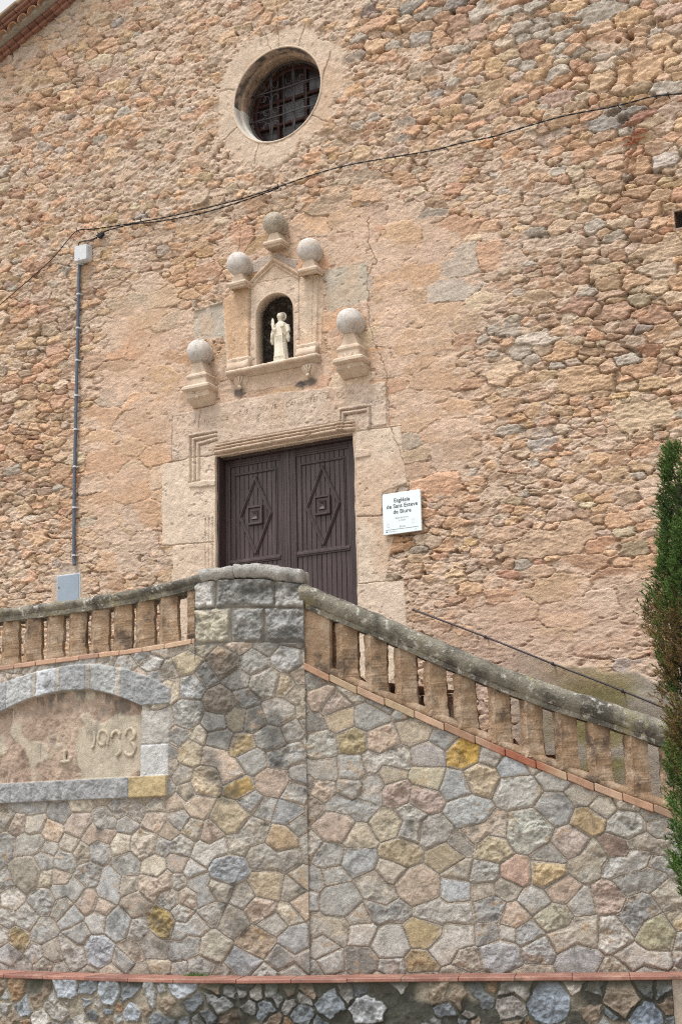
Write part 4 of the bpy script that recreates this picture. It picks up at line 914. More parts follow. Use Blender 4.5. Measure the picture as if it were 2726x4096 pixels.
def masonry(name, s0, s1, z0, z1, seed, specials, size, parent, dom, fine=.0075, o0=0.0, extra=None, clip=None, dark=None, k=.66):
    sa_ = np.arange(s0, s1+fine, fine); zz = np.arange(z0, z1+fine, fine)
    sa_[-1] = s1
    S_, Z_ = np.meshgrid(sa_.astype(np.float32), zz.astype(np.float32))
    first = [(c[0], c[1], c[2], c[3], c[4]) for c in specials]
    sd = dart(dom[0]-.2, dom[1]+.2, z0-.2, 4.5, 11000, size, seed, first, k=k)
    rs = np.random.RandomState(seed); n = len(sd)
    wx = S_+.012*fbm(S_, Z_, .22, .22, 2, seed+1); wz = Z_+.012*fbm(S_, Z_, .22, .22, 2, seed+2)
    idd, em = power(sa_, zz, wx, wz, sd, az=1.2, wt=.55, root=merge(sd, .28, seed, len(specials)))
    PAL = np.array([(.27, .285, .30), (.32, .325, .32), (.37, .355, .33), (.38, .30, .245), (.36, .31, .235), (.33, .30, .255), (.24, .25, .255), (.41, .315, .24), (.42, .38, .31), (.29, .255, .21), (.36, .28, .15), (.33, .24, .19)])
    PWt = np.array([.16, .18, .14, .08, .09, .13, .07, .04, .05, .06, .01, .02]); PWt /= PWt.sum()
    pc = PAL[rs.choice(len(PAL), n, p=PWt)]*(1+.24*rs.randn(n, 1).clip(-2, 1.5)); pc2 = PAL[rs.choice(len(PAL), n, p=PWt)]
    for i, c in enumerate(specials):
        if c[5] is not None: pc[i] = c[5]; pc2[i] = np.array(c[5])*.75
    sat = pc.max(1)/pc.min(1); tw = np.where(sat > 3.6, .12, .34)[:, None]; pc = pc*(1-tw)+np.array([.335, .305, .26])*tw; pc2 = pc2*.65+np.array([.335, .305, .26])*.35
    dwx = .03*fbm(S_, Z_, .10, .10, 2, seed+3); dwz = .03*fbm(S_, Z_, .10, .10, 2, seed+4)
    nA = fbm(S_+dwx, Z_+dwz, .13, .12, 4, seed+5, .6); nB = fbm(S_+dwx, Z_+dwz, .045, .040, 3, seed+6, .65); nC = fbm(S_, Z_, .9, .8, 3, seed+7)
    # ragged edge of the stone face inside its pointed joint
    ed = em-.014-.017*fbm(S_, Z_, .13, .13, 3, seed+11, .7)-.014*nB
    stone = ss(-.002, .005, ed)
    amp = (rs.rand(n)*.75+.30)[idd]; smo = (rs.rand(n) < .35)[idd]
    rd = terr(nA+.12*nB, 5, .25)
    h = stone*(.004+amp*np.where(smo, .4, 1)*(.024*rd+.010*nA+.011*nB)+.003*ss(0, .02, ed)*amp)+(rs.randn(n)*.004)[idd]*stone+(1-stone)*(.003*nB+.003*nA)
    h += .004*ss(.013, .009, em)-.015*ss(.0065, .0035, em)                                # raised ribbon with an incised line
    h -= .008*stone*ss(.006, .0, ed)
    mix = ss(-.12, .30, fbm(S_+dwx, Z_+dwz, .13, .10, 3, seed+9))[..., None]
    cs = pc[idd]*(1-.45*mix)+pc2[idd]*.45*mix
    rust = (ss(.25, .5, fbm(S_+dwz, Z_, .10, .07, 3, seed+12))*(rs.rand(n) < .35)[idd]*.5)[..., None]; cs = cs*(1-rust)+np.array([.34, .23, .13])*rust
    cs = cs*(1+.28*nB[..., None]+.12*nA[..., None])
    mc = np.array([.33, .29, .245])*(1+.10*nC[..., None]+.10*nB[..., None])
    c = cs*stone[..., None]+mc*(1-stone[..., None])
    dkm = (ss(.18, .45, fbm(S_+dwx, Z_+dwz, .11, .09, 4, seed+13, .6))*.6*stone)[..., None]; c = c*(1-dkm)+c*.42*dkm
    lm = (ss(.1, .6, fbm(S_, Z_, .35, .5, 3, seed+10))*.15)[..., None]; c = c*(1-lm)+np.array([.37, .325, .275])*lm
    c = c*(1+.09*np.random.RandomState(seed).randn(*S_.shape, 1))
    if extra: h, c = extra(S_, Z_, h, c, sa_, zz, nB)
    zt = clip(S_) if clip is not None else None
    zv = np.minimum(Z_, zt) if zt is not None else Z_
    x, y, nx, ny = path(sa_); hh = h+o0
    V = np.stack([x[None, :]+nx[None, :]*hh, y[None, :]+ny[None, :]*hh, zv], -1).reshape(-1, 3)
    q = quads(*S_.shape)
    if zt is not None:
        sc = (sa_[:-1]+sa_[1:])/2; keep = Z_[:-1, :-1] < clip(np.broadcast_to(sc, Z_[:-1, :-1].shape))-.0005
        # shared columns at pier edges: rebuild the clipped heights per face side
        q = q[keep]
    else: q = q.reshape(-1, 4)
    return npmesh(name, V, q, M['flag'], parent, c.reshape(-1, 3))
def spec(L):
    out = []
    for (px, py, rx, ry, c) in L:
        s_, z_ = W_(px, py); out.append((s_, z_, rx/251, ry/251, 0.0, c))
    return out
OCH, YEL, PNK, GRY, BLG, TAN, BRN, DRK, WHT = (.34, .235, .085), (.41, .34, .225), (.39, .295, .24), (.28, .285, .28), (.27, .31, .36), (.42, .33, .22), (.24, .17, .11), (.13, .13, .125), (.50, .50, .50)
SPC = spec([(1067, 1733, 42, 44, (.43, .27, .055)), (435, 1731, 45, 30, YEL), (470, 1800, 42, 40, TAN), (554, 1810, 38, 20, OCH), (427, 1525, 38, 38, YEL), (372, 2125, 42, 38, (.30, .22, .08)), (352, 1527, 32, 22, WHT), (515, 1525, 40, 48, BRN), (583, 1525, 38, 38, GRY),
            (610, 1570, 45, 42, (.33, .32, .29)), (660, 1515, 40, 30, (.40, .41, .42)), (440, 1580, 42, 20, (.33, .35, .37)), (430, 1645, 40, 45, GRY), (508, 1615, 35, 32, BRN), (548, 1652, 30, 24, YEL), (583, 1655, 24, 34, DRK), (560, 1715, 30, 22, (.37, .27, .12)), (500, 1700, 36, 24, GRY), (655, 1575, 22, 30, TAN), (640, 1640, 40, 34, (.36, .34, .32)), (620, 1700, 44, 30, GRY),
            (528, 1880, 52, 40, (.38, .31, .20)), (60, 2010, 48, 58, (.22, .20, .16)), (650, 1930, 44, 28, (.34, .235, .13)), (580, 1750, 38, 30, GRY), (625, 1800, 40, 38, PNK), (590, 2170, 48, 34, (.30, .22, .15)), (490, 2180, 36, 38, (.35, .33, .27)), (560, 2215, 60, 24, (.29, .33, .38)), (680, 2165, 40, 36, (.28, .30, .32)), (225, 2190, 45, 46, (.33, .37, .43)), (270, 2125, 44, 38, (.33, .36, .38)), (290, 1990, 36, 34, GRY), (525, 2000, 48, 40, (.27, .31, .36)), (615, 2040, 44, 34, TAN), (600, 2090, 48, 24, PNK), (180, 1900, 36, 36, (.42, .34, .30)), (240, 1890, 34, 24, GRY), (100, 2070, 46, 30, (.27, .28, .28)), (40, 2160, 26, 30, (.26, .20, .08)), (330, 1945, 38, 46, (.42, .37, .31)), (660, 1870, 38, 26, (.24, .26, .29)), (150, 1980, 40, 28, (.30, .31, .31)),
            (730, 1715, 40, 38, (.37, .37, .34)), (733, 1605, 26, 30, PNK), (770, 1625, 36, 28, (.36, .28, .24)), (718, 1665, 18, 18, DRK), (780, 1650, 38, 32, TAN), (812, 1705, 32, 28, (.28, .22, .10)), (880, 1700, 38, 34, (.47, .35, .27)), (850, 1650, 40, 32, GRY), (950, 1680, 40, 34, (.42, .35, .26)), (985, 1740, 36, 30, (.33, .31, .31)), (1180, 1762, 26, 26, (.37, .41, .45)), (985, 1790, 46, 26, (.48, .43, .31)), (910, 1825, 32, 28, (.37, .27, .235)), (975, 1835, 36, 34, (.36, .26, .24)), (1045, 1805, 44, 30, (.28, .31, .34)), (1105, 1790, 48, 30, TAN), (1190, 1820, 52, 34, (.40, .40, .38)), (890, 1895, 48, 28, (.40, .35, .26)), (770, 1900, 42, 40, PNK), (1075, 1870, 56, 36, (.35, .38, .40)), (1215, 1910, 50, 74, (.40, .41, .37)), (1275, 1865, 40, 34, (.27, .28, .29)), (1352, 1885, 44, 22, (.35, .24, .11)), (1415, 1948, 34, 24, (.16, .09, .07)), (1305, 1935, 40, 36, (.42, .34, .31)), (1030, 1970, 52, 20, (.31, .25, .16)), (920, 1960, 48, 22, (.34, .27, .17)), (1130, 1950, 44, 30, YEL), (1260, 2010, 40, 34, (.44, .32, .16)), (1185, 2010, 30, 24, (.43, .27, .21)), (1115, 2010, 34, 24, GRY), (960, 2040, 56, 52, (.41, .32, .25)), (780, 2070, 60, 38, GRY), (970, 2150, 42, 38, (.37, .28, .13)), (965, 2215, 44, 24, (.35, .25, .12)), (900, 2170, 46, 44, (.40, .40, .38)), (1045, 2045, 26, 28, (.40, .44, .48)), (1400, 2065, 50, 28, (.36, .26, .225)), (1290, 2045, 44, 28, (.45, .33, .26)), (1410, 2150, 32, 52, (.43, .41, .38)), (1510, 2150, 46, 48, (.27, .26, .15)), (1150, 2200, 66, 36, (.29, .31, .34)), (1330, 2215, 70, 34, (.34, .35, .37)), (1130, 2090, 42, 28, (.27, .29, .31)), (1180, 2110, 38, 30, (.45, .35, .28)), (1270, 2110, 32, 32, (.38, .36, .27)), (1440, 1900, 44, 34, (.36, .36, .34)), (830, 2215, 34, 36, DRK), (810, 1765, 34, 28, (.38, .39, .38)), (1000, 1915, 50, 24, (.30, .29, .28)), (820, 1980, 36, 40, (.30, .32, .34)), (760, 1990, 0, 0, None)])
SPC = [c for c in SPC if c[5] is not None]
# blind arch panel on the left part
ARCI = Ws([(-60, 1668), (0, 1640), (60, 1612), (110, 1597), (160, 1589), (210, 1587), (260, 1598), (300, 1612), (325, 1624)])
ARCE = Ws([(-60, 1610), (0, 1575), (40, 1560), (90, 1545), (160, 1531), (230, 1528), (300, 1543), (350, 1560), (402, 1588)])
s_jL, s_jR = W_(325, 1700)[0], W_(389, 1700)[0]; z_sT, z_sB = W_(390, 1783)[1], W_(390, 1832)[1]
z_vb = W_(402, 1632)[1]
def extraAB(S_, Z_, h, c, sa_, zz, nB):
    zi = np.interp(S_, ARCI[:, 0], ARCI[:, 1]); ze = np.interp(S_, ARCE[:, 0], ARCE[:, 1])
    lum = fbm(S_, Z_, .10, .14, 3, 401); big = fbm(S_, Z_, .35, .5, 3, 402)
    def put(msk, hh, cc):
        nonlocal h, c
        h = h*(1-msk)+hh*msk; c = c*(1-msk[..., None])+np.asarray(cc)*msk[..., None]
    e = .006
    # voussoirs
    sR = s_jR+.02
    vm = ss(-e, e, Z_-zi)*ss(e, -e, Z_-ze)*ss(e, -e, S_-sR)*ss(-e, e, Z_-np.where(S_ > s_jL, z_vb, -9))
    cuts = np.array([W_(p, 1560)[0] for p in (-60, 20, 78, 88, 132, 142, 200, 212, 268, 282, 405)])
    k_ = np.searchsorted(cuts, S_.ravel()).reshape(S_.shape); cols = np.array([(.31, .32, .32), (.29, .30, .31), (.36, .37, .37), (.33, .31, .28), (.47, .49, .52), (.36, .34, .31), (.28, .29, .30), (.33, .31, .28), (.33, .34, .34), (.36, .34, .31), (.25, .26, .265), (.25, .26, .27), (.25, .26, .27)])
    cc = cols[np.clip(k_, 0, 12)]*(1+.34*nB[..., None]+.2*lum[..., None])
    dj = np.min(np.abs(S_[..., None]-cuts[None, None, 1:-1]), -1) if False else np.abs(S_-cuts[np.clip(np.searchsorted(cuts, S_.ravel()).reshape(S_.shape), 0, len(cuts)-1)])
    put(vm, .030+.012*nB+.010*lum, cc)
    h -= vm*.014*ss(.010, .004, dj)
    # recess panel
    pm = ss(e, -e, Z_-zi)*ss(e, -e, S_-s_jL)*ss(-e, e, Z_-z_sT)
    fl = ss(.0, .12, fbm(S_, Z_, .45, .38, 3, 403)+.55*ss(s_jL-1.2, s_jL-.2, S_)-.10-.25*ss(2.7, 3.05, Z_))       # 1 = surviving smooth render
    dr = ss(.0, .5, fbm(S_, Z_, .10, .8, 3, 404))
    tone = ss(-.3, .4, big)[..., None]; base = (np.array([.27, .20, .155])*tone+np.array([.40, .315, .25])*(1-tone))*(1-fl[..., None])+np.array([.38, .335, .265])*fl[..., None]
    base = base*(1+.20*lum[..., None]+.20*nB[..., None])
    base = base*(1-.22*dr[..., None])+np.array([.42, .33, .27])*.22*dr[..., None]
    bl = (ss(.50, .75, fbm(S_, Z_, .06, .25, 3, 405)+.5*ss(.30, .0, zi-Z_))*.55)[..., None]; base = base*(1-bl)+np.array([.09, .085, .08])*bl
    put(pm, -.055+.012*fl+(.010*lum+.012*terr(lum, 4, .3)+.014*big+.006*nB)*(1-fl)+.003*lum+.002*nB, base)
    # jamb stones + sill
    jm = ss(-e, e, S_-s_jL)*ss(e, -e, S_-s_jR)*ss(-e, e, Z_-z_sT)*ss(e, -e, Z_-z_vb)
    zj = W_(360, 1712)[1]; up = Z_ > zj
    put(jm, np.where(up, .004, .014)+.008*nB+.004*lum-.02*ss(.010, .003, np.abs(Z_-zj)), np.where(up[..., None], (.36, .345, .32), (.42, .42, .415))*(1+.28*nB[..., None]+.15*lum[..., None]))
    zsl = np.interp(S_, [s_jR-3, s_jR], [z_sT, z_sT])
    sm_ = ss(e, -e, S_-s_jR)*ss(-e, e, Z_-z_sB)*ss(e, -e, Z_-zsl)
    cut2 = np.array([W_(p, 1815)[0] for p in (-60, 30, 78, 140, 145, 300)]); yel = S_ > cut2[-1]
    dj2 = np.min(np.abs(S_-cut2[:, None, None]), 0)
    put(sm_, np.where(yel, .050, .040)+.012*nB*np.where(yel, .4, 1)+.008*lum-.014*ss(.012, .004, dj2), np.where(yel[..., None], (.36, .285, .165), (.265, .27, .275))*(1+.30*nB[..., None]+.2*lum[..., None]))
    # rock faced pier courses
    zc1 = Ws([(450, 1403), (532, 1397), (705, 1399)]); zc2 = Ws([(450, 1486), (532, 1478), (705, 1479)])
    z1 = np.interp(S_, zc1[:, 0], zc1[:, 1]); z2 = np.interp(S_, zc2[:, 0], zc2[:, 1])
    pr = (ss(-.004, .004, S_-s_p0)*ss(.004, -.004, S_-(s_p1+.0))*ss(-e, e, Z_-z2))
    rowt = Z_ > z1
    c1 = np.array([W_(p, 1370)[0] for p in (497, 632)]); c2 = np.array([W_(p, 1440)[0] for p in (532, 608)])
    d1 = np.minimum.reduce([np.abs(S_-v) for v in c1]+[np.abs(Z_-z1)]+[np.abs(S_-s_p0)+.02]); d2 = np.minimum.reduce([np.abs(S_-v) for v in c2]+[np.abs(Z_-z1), np.abs(Z_-z2), np.abs(S_-s_p0)+.02])
    dd = np.where(rowt, d1, d2)
    i1 = np.searchsorted(c1, S_.ravel()).reshape(S_.shape); i2 = np.searchsorted(c2, S_.ravel()).reshape(S_.shape)
    ccol = np.where(rowt[..., None], np.array([(.37, .36, .34), (.22, .22, .21), (.30, .295, .28)])[i1], np.array([(.35, .325, .26), (.235, .235, .225), (.24, .24, .235)])[i2])
    rock = fbm(S_, Z_, .09, .10, 3, 406); st = ss(.006, .040, dd+.030*rock)
    put(pr, .026*st+(.030*terr(rock, 4, .3)+.018*nB)*st-.012*ss(.008, .004, dd), ccol*(1+.45*nB[..., None]+.35*rock[..., None])*st[..., None]+np.array([.21, .195, .17])*(1-st[..., None]))
    # black weathering on the upper corner
    q = W_(560, 1600); dkn = ss(.30, .70, fbm(S_, Z_, .22, .30, 4, 407)+.75*np.exp(-((S_-q[0])/.65)**2-((Z_-q[1])/.75)**2))
    q2 = W_(600, 1355); dk2 = ss(.35, .8, .9*np.exp(-((S_-q2[0])/.6)**2-((Z_-q2[1])/.08)**2)+.4*fbm(S_, Z_, .12, .10, 3, 408))
    dk = (np.clip(dkn*.62*(S_ < s_j)+dk2*.75*(S_ < s_j)*(S_ > s_p0), 0, .85))[..., None]; c = c*(1-dk)+np.array([.075, .075, .072])*dk
    # darker brown towards the foot
    ft = (ss(.54, .42, Z_+.05*nB)*.45)[..., None]; c = c*(1-ft)+np.array([.15, .135, .105])*ft
    return h, c
sL, sR_ = W_(-130, 2000)[0], W_(1900, 2000)[0]
def size_ab(x, z, r):
    q = .075+.050*r[0]; return q*(1.05+.3*r[1]), q*(.92-.12*r[2]), 0
class Z3(float): pass
masonry('masonry', sL, s_p0, -.1, 3.75, 71, [c for c in SPC], size_ab, stair, (sL, s_j), extra=extraAB, clip=lambda s: np.interp(s, BANDA[:, 0], BANDA[:, 1]))
masonry('masonry', s_p0, s_j, -.1, 4.35, 71, [c for c in SPC], size_ab, stair, (sL, s_j), extra=extraAB, clip=lambda s: np.interp(s, CAPZ[:, 0], CAPZ[:, 1]))
masonry('masonry', s_j+.001, sR_, -.1, 3.6, 72, [c for c in SPC if c[0] > s_j-.1], size_ab, stair, (s_j, sR_), o0=-.005, extra=lambda S_, Z_, h, c, a, b_, nB: (h, c*(1-(ss(.54, .42, Z_+.05*nB)*.45)[..., None])+np.array([.15, .135, .105])*(ss(.54, .42, Z_+.05*nB)*.45)[..., None]), clip=lambda s: np.interp(s, BANDB[:, 0], BANDB[:, 1]))
# joint return between the two wall faces + relief digits
def ribbon(mb, s_, zlo, zhi, o0, o1):
    a = WP(np.array([s_]), zlo, o0)[0]; b_ = WP(np.array([s_]), zhi, o0)[0]; c_ = WP(np.array([s_]), zhi, o1)[0]; d_ = WP(np.array([s_]), zlo, o1)[0]; mb.add([a, b_, c_, d_], [(0, 1, 2, 3)])
M['mortar'] = mat('mortar', (.33, .28, .23), fine=60, bump=.6)
b = MB(); zc = float(CAPZ[-1, 1]); ribbon(b, s_j+.001, -.1, zc, .02, -.35); ribbon(b, s_p0, 3.4, zc, -.35, .02)
b.build('pier_side', M['mortar'], stair)
# core of the wall and terrace floor behind
def slab(name, sarr, ztf, zbf, o_out, o_in, m, parent, smooth=False, colors=False, noise_amp=0):
    RG = []
    for s_ in sarr:
        zt_, zb_ = float(ztf(s_)), float(zbf(s_)); RG.append([WP(np.array([s_]), z_, o_)[0] for z_, o_ in ((zb_, o_out), (zt_, o_out), (zt_, o_in), (zb_, o_in))])
    mb = MB(); mb.rings([r[::-1] for r in RG], True); return mb.build(name, m, parent, smooth)
ipA = lambda s: np.interp(s, BANDA[:, 0], BANDA[:, 1]); ipB = lambda s: np.interp(s, BANDB[:, 0], BANDB[:, 1])
slab('wall_core', np.linspace(sL, s_p0-.01, 12), ipA, lambda s: -.1, -.10, -.42, M['mortar'], stair)
slab('wall_core', np.linspace(s_j+.02, sR_, 12), ipB, lambda s: -.1, -.10, -.42, M['mortar'], stair)
slab('wall_core', np.linspace(s_p0, s_j, 8), lambda s: np.interp(s, CAPZ[:, 0], CAPZ[:, 1]), lambda s: -.1, -.06, -.40, M['mortar'], stair)
TZ = 3.26
b = MB(); x, y, nx, ny = path(np.array([s_j])); b.add([(-15, -.01, TZ), (-15, YA+.3, TZ), (-7.6, YA+.3, TZ), (x[0]-.1, y[0]+.4, TZ), (x[0]+.45, -.01, TZ)], [(0, 1, 2, 3, 4)]); b.build('terrace_floor', M['cement'], stair)
# steps
RISE, RUN = .165, .34
s0_ = s_j+.10; kst = 0
slope_ = (ipB(s_j+.3)-ipB(s_j+3.0))/2.7; RUN = RISE/slope_
while s0_+RUN*kst < sR_-.2:
    ztp = ipB(s_j)-.04-RISE*kst; sA_ = s0_+RUN*kst
    a = WP(np.array([sA_]), 0, -.38)[0]; e_ = WP(np.array([sA_+RUN*1.0]), 0, -.38)[0]; dn = np.array([-math.sin(BA), math.cos(BA)])
    La = (-.0-a[1])/dn[1]; Le = (-.0-e_[1])/dn[1]
    st_ = empty('step', (a[0], a[1], ztp)); st_.parent = stair; st_.matrix_parent_inverse = Matrix.Translation(-Vector(stair.location))
    def stp(o): o.parent = st_; o.matrix_parent_inverse = Matrix.Translation(-Vector(st_.location)); return o
    def pr(zl, zh, lo, hi, o_=0.0):
        mb = MB(); A0 = a[:2]-dB*.0+dB*lo; E0 = a[:2]+dB*hi; q = [A0, E0, E0+dn*((-E0[1]+.02)/dn[1]), A0+dn*((-A0[1]+.02)/dn[1])]
        mb.add([(p[0], p[1], zl) for p in q]+[(p[0], p[1], zh) for p in q], [(3, 2, 1, 0), (4, 5, 6, 7), (0, 1, 5, 4), (1, 2, 6, 5), (2, 3, 7, 6), (3, 0, 4, 7)]); return mb
    stp(pr(-.1, ztp-.035, -.0, RUN-.002*1).build('riser', M['step'], None))
    mb = pr(ztp-.034, ztp, -.02, RUN+.02); mb.c = [(.19, .075, .05)]*len(mb.v); stp(mb.build('nosing', M['brick'], None, colors=True))
    kst += 1
# brick course under the balusters
def bricks(name, sarr_fn, sA, sB, ln, hgt, proud, cols, seed, follow):
    rs = np.random.RandomState(seed); b = MB(); s_ = sA
    while s_ < sB:
        l_ = ln*rs.uniform(.85, 1.1) if rs.rand() > .18 else ln*.42; e_ = min(s_+l_, sB)
        b.col = tuple(np.array(cols[rs.randint(len(cols))])*(1+.10*rs.randn())); z0_, z1_ = follow(s_), follow(e_); dj = rs.uniform(-.004, .004); hb = rs.uniform(-.004, .004)
        P0 = WP(np.array([s_+.004]), 0, 0)[0]; P1 = WP(np.array([e_-.004]), 0, 0)[0]
        RG = []
        for f_, P_, z_ in ((0, s_+.003, z0_), (0, s_+.010, z0_), (1, e_-.010, z1_), (1, e_-.003, z1_)):
            ins = .006 if P_ in (s_+.003, e_-.003) else 0
            RG.append([WP(np.array([P_]), z_+zz_, o_)[0] for zz_, o_ in ((.0+ins, -.10), (.0+ins, proud+dj-.006-ins), (.006+ins, proud+dj-ins), (hgt+hb-.008-ins, proud+dj-ins), (hgt+hb-ins, proud+dj-.008-ins), (hgt+hb-ins, -.10))])
        b.rings([r[::-1] for r in RG], True); s_ = e_
    return b.build(name, M['brick'], stair, colors=True)
BC = [(.37, .245, .155), (.38, .285, .19), (.35, .215, .145), (.35, .24, .17), (.28, .18, .135), (.39, .30, .20)]
bricks('brick_course', None, sL, s_p0-.003, .30, .050, .014, [(.40, .26, .18), (.37, .235, .17), (.42, .30, .21), (.35, .22, .165)], 5, ipA)
bricks('brick_course', None, s_j-.01, sR_, .27, .072, .020, BC, 6, ipB)
# red stretch of three bricks half way down: recolour by place
ob = [o for o in stair.children if o.name.startswith('brick_course')][-1]
q0_, q1_ = W_(1130, 1730)[0], W_(1260, 1785)[0]; xa0, xa1 = WP(np.array([q0_]), 0)[0][0], WP(np.array([q1_]), 0)[0][0]
att = ob.data.color_attributes['col']
for v in ob.data.vertices:
    if xa0 < v.co.x < xa1: att.data[v.index].color = (.27, .105, .065, 1)
# mortar bed above the course
def bed(sA, sB, fol, h0, h1, n, name, amp, o_out):
    rs = np.random.RandomState(9); mb = MB(); RG = []
    for s_ in np.linspace(sA, sB, n):
        z_ = fol(s_); RG.append([WP(np.array([s_]), z_+zz_+rs.uniform(-amp, amp), o_+rs.uniform(-amp, amp))[0] for zz_, o_ in ((h0, -.30), (h0, o_out), (h0+(h1-h0)*.6, o_out-.004), (h1, o_out-.03), (h1+.01, -.12), (h1, -.30))])
    mb.rings([r[::-1] for r in RG], True); return mb.build(name, M['baluster'], stair, True)
bed(sL, s_p0-.004, ipA, .045, .062, 90, 'mortar_bed', .003, -.004); bed(s_j+.01, sR_, ipB, .062, .150, 110, 'mortar_bed', .006, -.012)
# rails
RA = Ws([(-140, 1436), (0, 1425), (150, 1407), (300, 1383), (400, 1362), (455, 1347)]); RB = Ws([(700, 1392), (760, 1418), (860, 1458), (1000, 1520), (1150, 1583), (1270, 1628), (1400, 1667), (1515, 1708), (1600, 1745), (1700, 1790)])
rA = lambda s: np.interp(s, RA[:, 0], RA[:, 1]); rB = lambda s: np.interp(s, RB[:, 0], RB[:, 1])
def rail(name, sA, sB, fol, hh, ww, n, m, seed, amp=.008, sq=False, steep=0.0):
    mb = MB(); RG = []; nn = 18
    for i in range(n+1):
        s_ = sA+(sB-sA)*i/n; z_ = fol(s_); ring = []
        e = 1.0 if 0 < i < n else .93
        for k_ in range(nn):
            a = 2*math.pi*k_/nn; c_, q_ = math.cos(a), math.sin(a); pw = .55 if sq else .72
            u = math.copysign(abs(c_)**pw, c_)*ww*e; v = math.copysign(abs(q_)**(pw if q_ > 0 else .4), q_)*hh*e
            if q_ < -.3: u *= .86
            p = WP(np.array([s_]), z_+hh+v, -.13+u)[0]; nv = _mn.noise_vector(Vector(p)*9+Vector((seed, 0, 0)))*amp+_mn.noise_vector(Vector(p)*28)*amp*.5; ring.append(p+np.array(nv))
        RG.append(ring)
    mb.rings(RG, True); return mb.build(name, m, stair, True)
rail('handrail', sL-.2, s_p0+.10, rA, .062, .175, 150, M['lichen'], 1)
rail('handrail', s_j-.04, sR_, rB, .112, .195, 240, M['lichen'], 2, .011)
cz = lambda s: np.interp(s, CAPZ[:, 0], CAPZ[:, 1])
rail('cap_stone', s_p0+.06, W_(540, 1330)[0]-.003, cz, .070, .20, 30, M['capstone'], 3, .014, True)
rail('cap_stone', W_(540, 1330)[0]+.003, s_j+.0, cz, .082, .205, 50, M['capstone'], 4, .022, True)
# soffit fillet under rails
def fillet(sA, sB, fol, n):
    mb = MB(); mb.rings([[WP(np.array([s_]), fol(s_)+z_, o_)[0] for z_, o_ in ((-.03, -.06), (-.03, .005), (.02, .015), (.02, -.28), (-.03, -.25))][::-1] for s_ in np.linspace(sA, sB, n)], True); return noisy(mb.build('rail_fillet', M['lichen'], stair), .004, .05)
fillet(sL, s_p0, rA, 60); fillet(s_j+.02, sR_, rB, 100)
# balusters
profA = [(-.078, -.09), (-.078, -.055), (-.060, -.045), (-.060, -.030), (-.036, -.004), (-.022, .004), (-.014, -.002), (.078, -.045), (.078, -.09)]
prof = [(-.078, -.16), (-.078, -.055), (-.060, -.045), (-.060, -.030), (-.036, -.004), (-.022, .004), (-.014, -.002), (.090, -.055), (.090, -.19)]
def baluster(s_, zb, zt, seed, wd=1.0, prof=prof):
    rr_ = random.Random(seed); mb = MB(); RG = []; nn = 26; lean = rr_.uniform(-.008, .008); nb0 = zb-.02
    for i in range(nn+1):
        t_ = i/nn; z_ = nb0+(zt+.015-nb0)*t_
        k_ = wd*(1+.13*max(0, 1-t_*5)+.03*math.sin(t_*3+seed)); ring = []
        for (u, o_) in prof:
            p = WP(np.array([s_+u*k_+lean*t_]), z_, o_*1.0-.005)[0]; ring.append(p+np.array(_mn.noise_vector(Vector(p)*13))*.012+np.array(_mn.noise_vector(Vector(p)*35))*.006)
        RG.append(ring)
    mb.rings(RG, True); return mb.build('baluster', M['baluster'], stair, False)
cnt = 0
for px in (-50, 1, 52, 103, 155, 206, 258, 310, 364, 420):
    s_ = W_(px+15, 1450)[0]; baluster(s_+.01, ipA(s_)+.06, rA(s_)-.02, cnt, 1.50 if px < 400 else .95, profA); cnt += 1
for nx_ in (1338, 1453, 1572, 1690, 1810, 1945, 2075, 2212, 2347, 2497, 2640, 2790):
    pxd = nx_/K; s_ = W_(pxd, 1450+(pxd-700)*.42)[0]+.078*1.3; baluster(s_, ipB(s_)+.12, rB(s_)-.02, cnt, 1.27); cnt += 1
# rendered half pilaster against the pier
b = MB(); sQ0, sQ1 = s_j+.004, W_(762, 1480)[0]; RG = []
for i in range(13):
    z_ = 3.0+(float(rB(sQ0))+.1-3.0)*i/12; RG.append([WP(np.array([q_]), z_, o_)[0]+np.array(_mn.noise_vector(Vector((q_*9, z_*9, 2))))*.006 for q_, o_ in ((sQ0, -.3), (sQ0, -.012), (sQ0+(sQ1-sQ0)*.5, -.010), (sQ1-.02, -.02), (sQ1, -.05), (sQ1, -.3))])
b.rings(RG, True); b.build('end_pilaster', M['baluster'], stair, False)
# date relief
M['relief'] = mat('relief_plaster', (.40, .345, .27), fine=60, famt=.12, bump=.5, mid=9, mamt=.2)
def stroke(L, r=.014):
    mb_ = MB(); P = []
    for i, p in enumerate(L):
        s_, z_ = W_(p[0], p[1], -.045); P.append((s_, z_))
    out = []
    for i in range(len(P)-1):
        p0 = np.array(P[max(i-1, 0)]); p1 = np.array(P[i]); p2 = np.array(P[i+1]); p3 = np.array(P[min(i+2, len(P)-1)])
        for k_ in range(5):
            t_ = k_/5; out.append(.5*((2*p1)+(-p0+p2)*t_+(2*p0-5*p1+4*p2-p3)*t_*t_+(-p0+3*p1-3*p2+p3)*t_**3))
    out.append(np.array(P[-1]))
    return [tuple(WP(np.array([q[0]]), q[1], -.043)[0]) for q in out]
z5 = lambda a, b_: (a*750/1568/K, (2600+b_*750/1568)/K)
digs = [[(790, 680), (797, 740), (785, 800), (772, 822)], [(905, 790), (912, 740), (895, 690), (860, 678), (832, 705), (828, 755), (845, 790), (875, 790), (882, 755)],
        [(940, 735), (945, 695), (975, 678), (1005, 700), (1005, 740)], [(1010, 830), (1002, 865), (975, 885)], [(1052, 712), (1070, 668), (1105, 658), (1130, 690), (1125, 735), (1095, 765), (1125, 790), (1132, 840), (1105, 880), (1065, 875), (1045, 845)],
        [(548, 835), (548, 925), (590, 925), (605, 890)], [(515, 935), (560, 935)]]
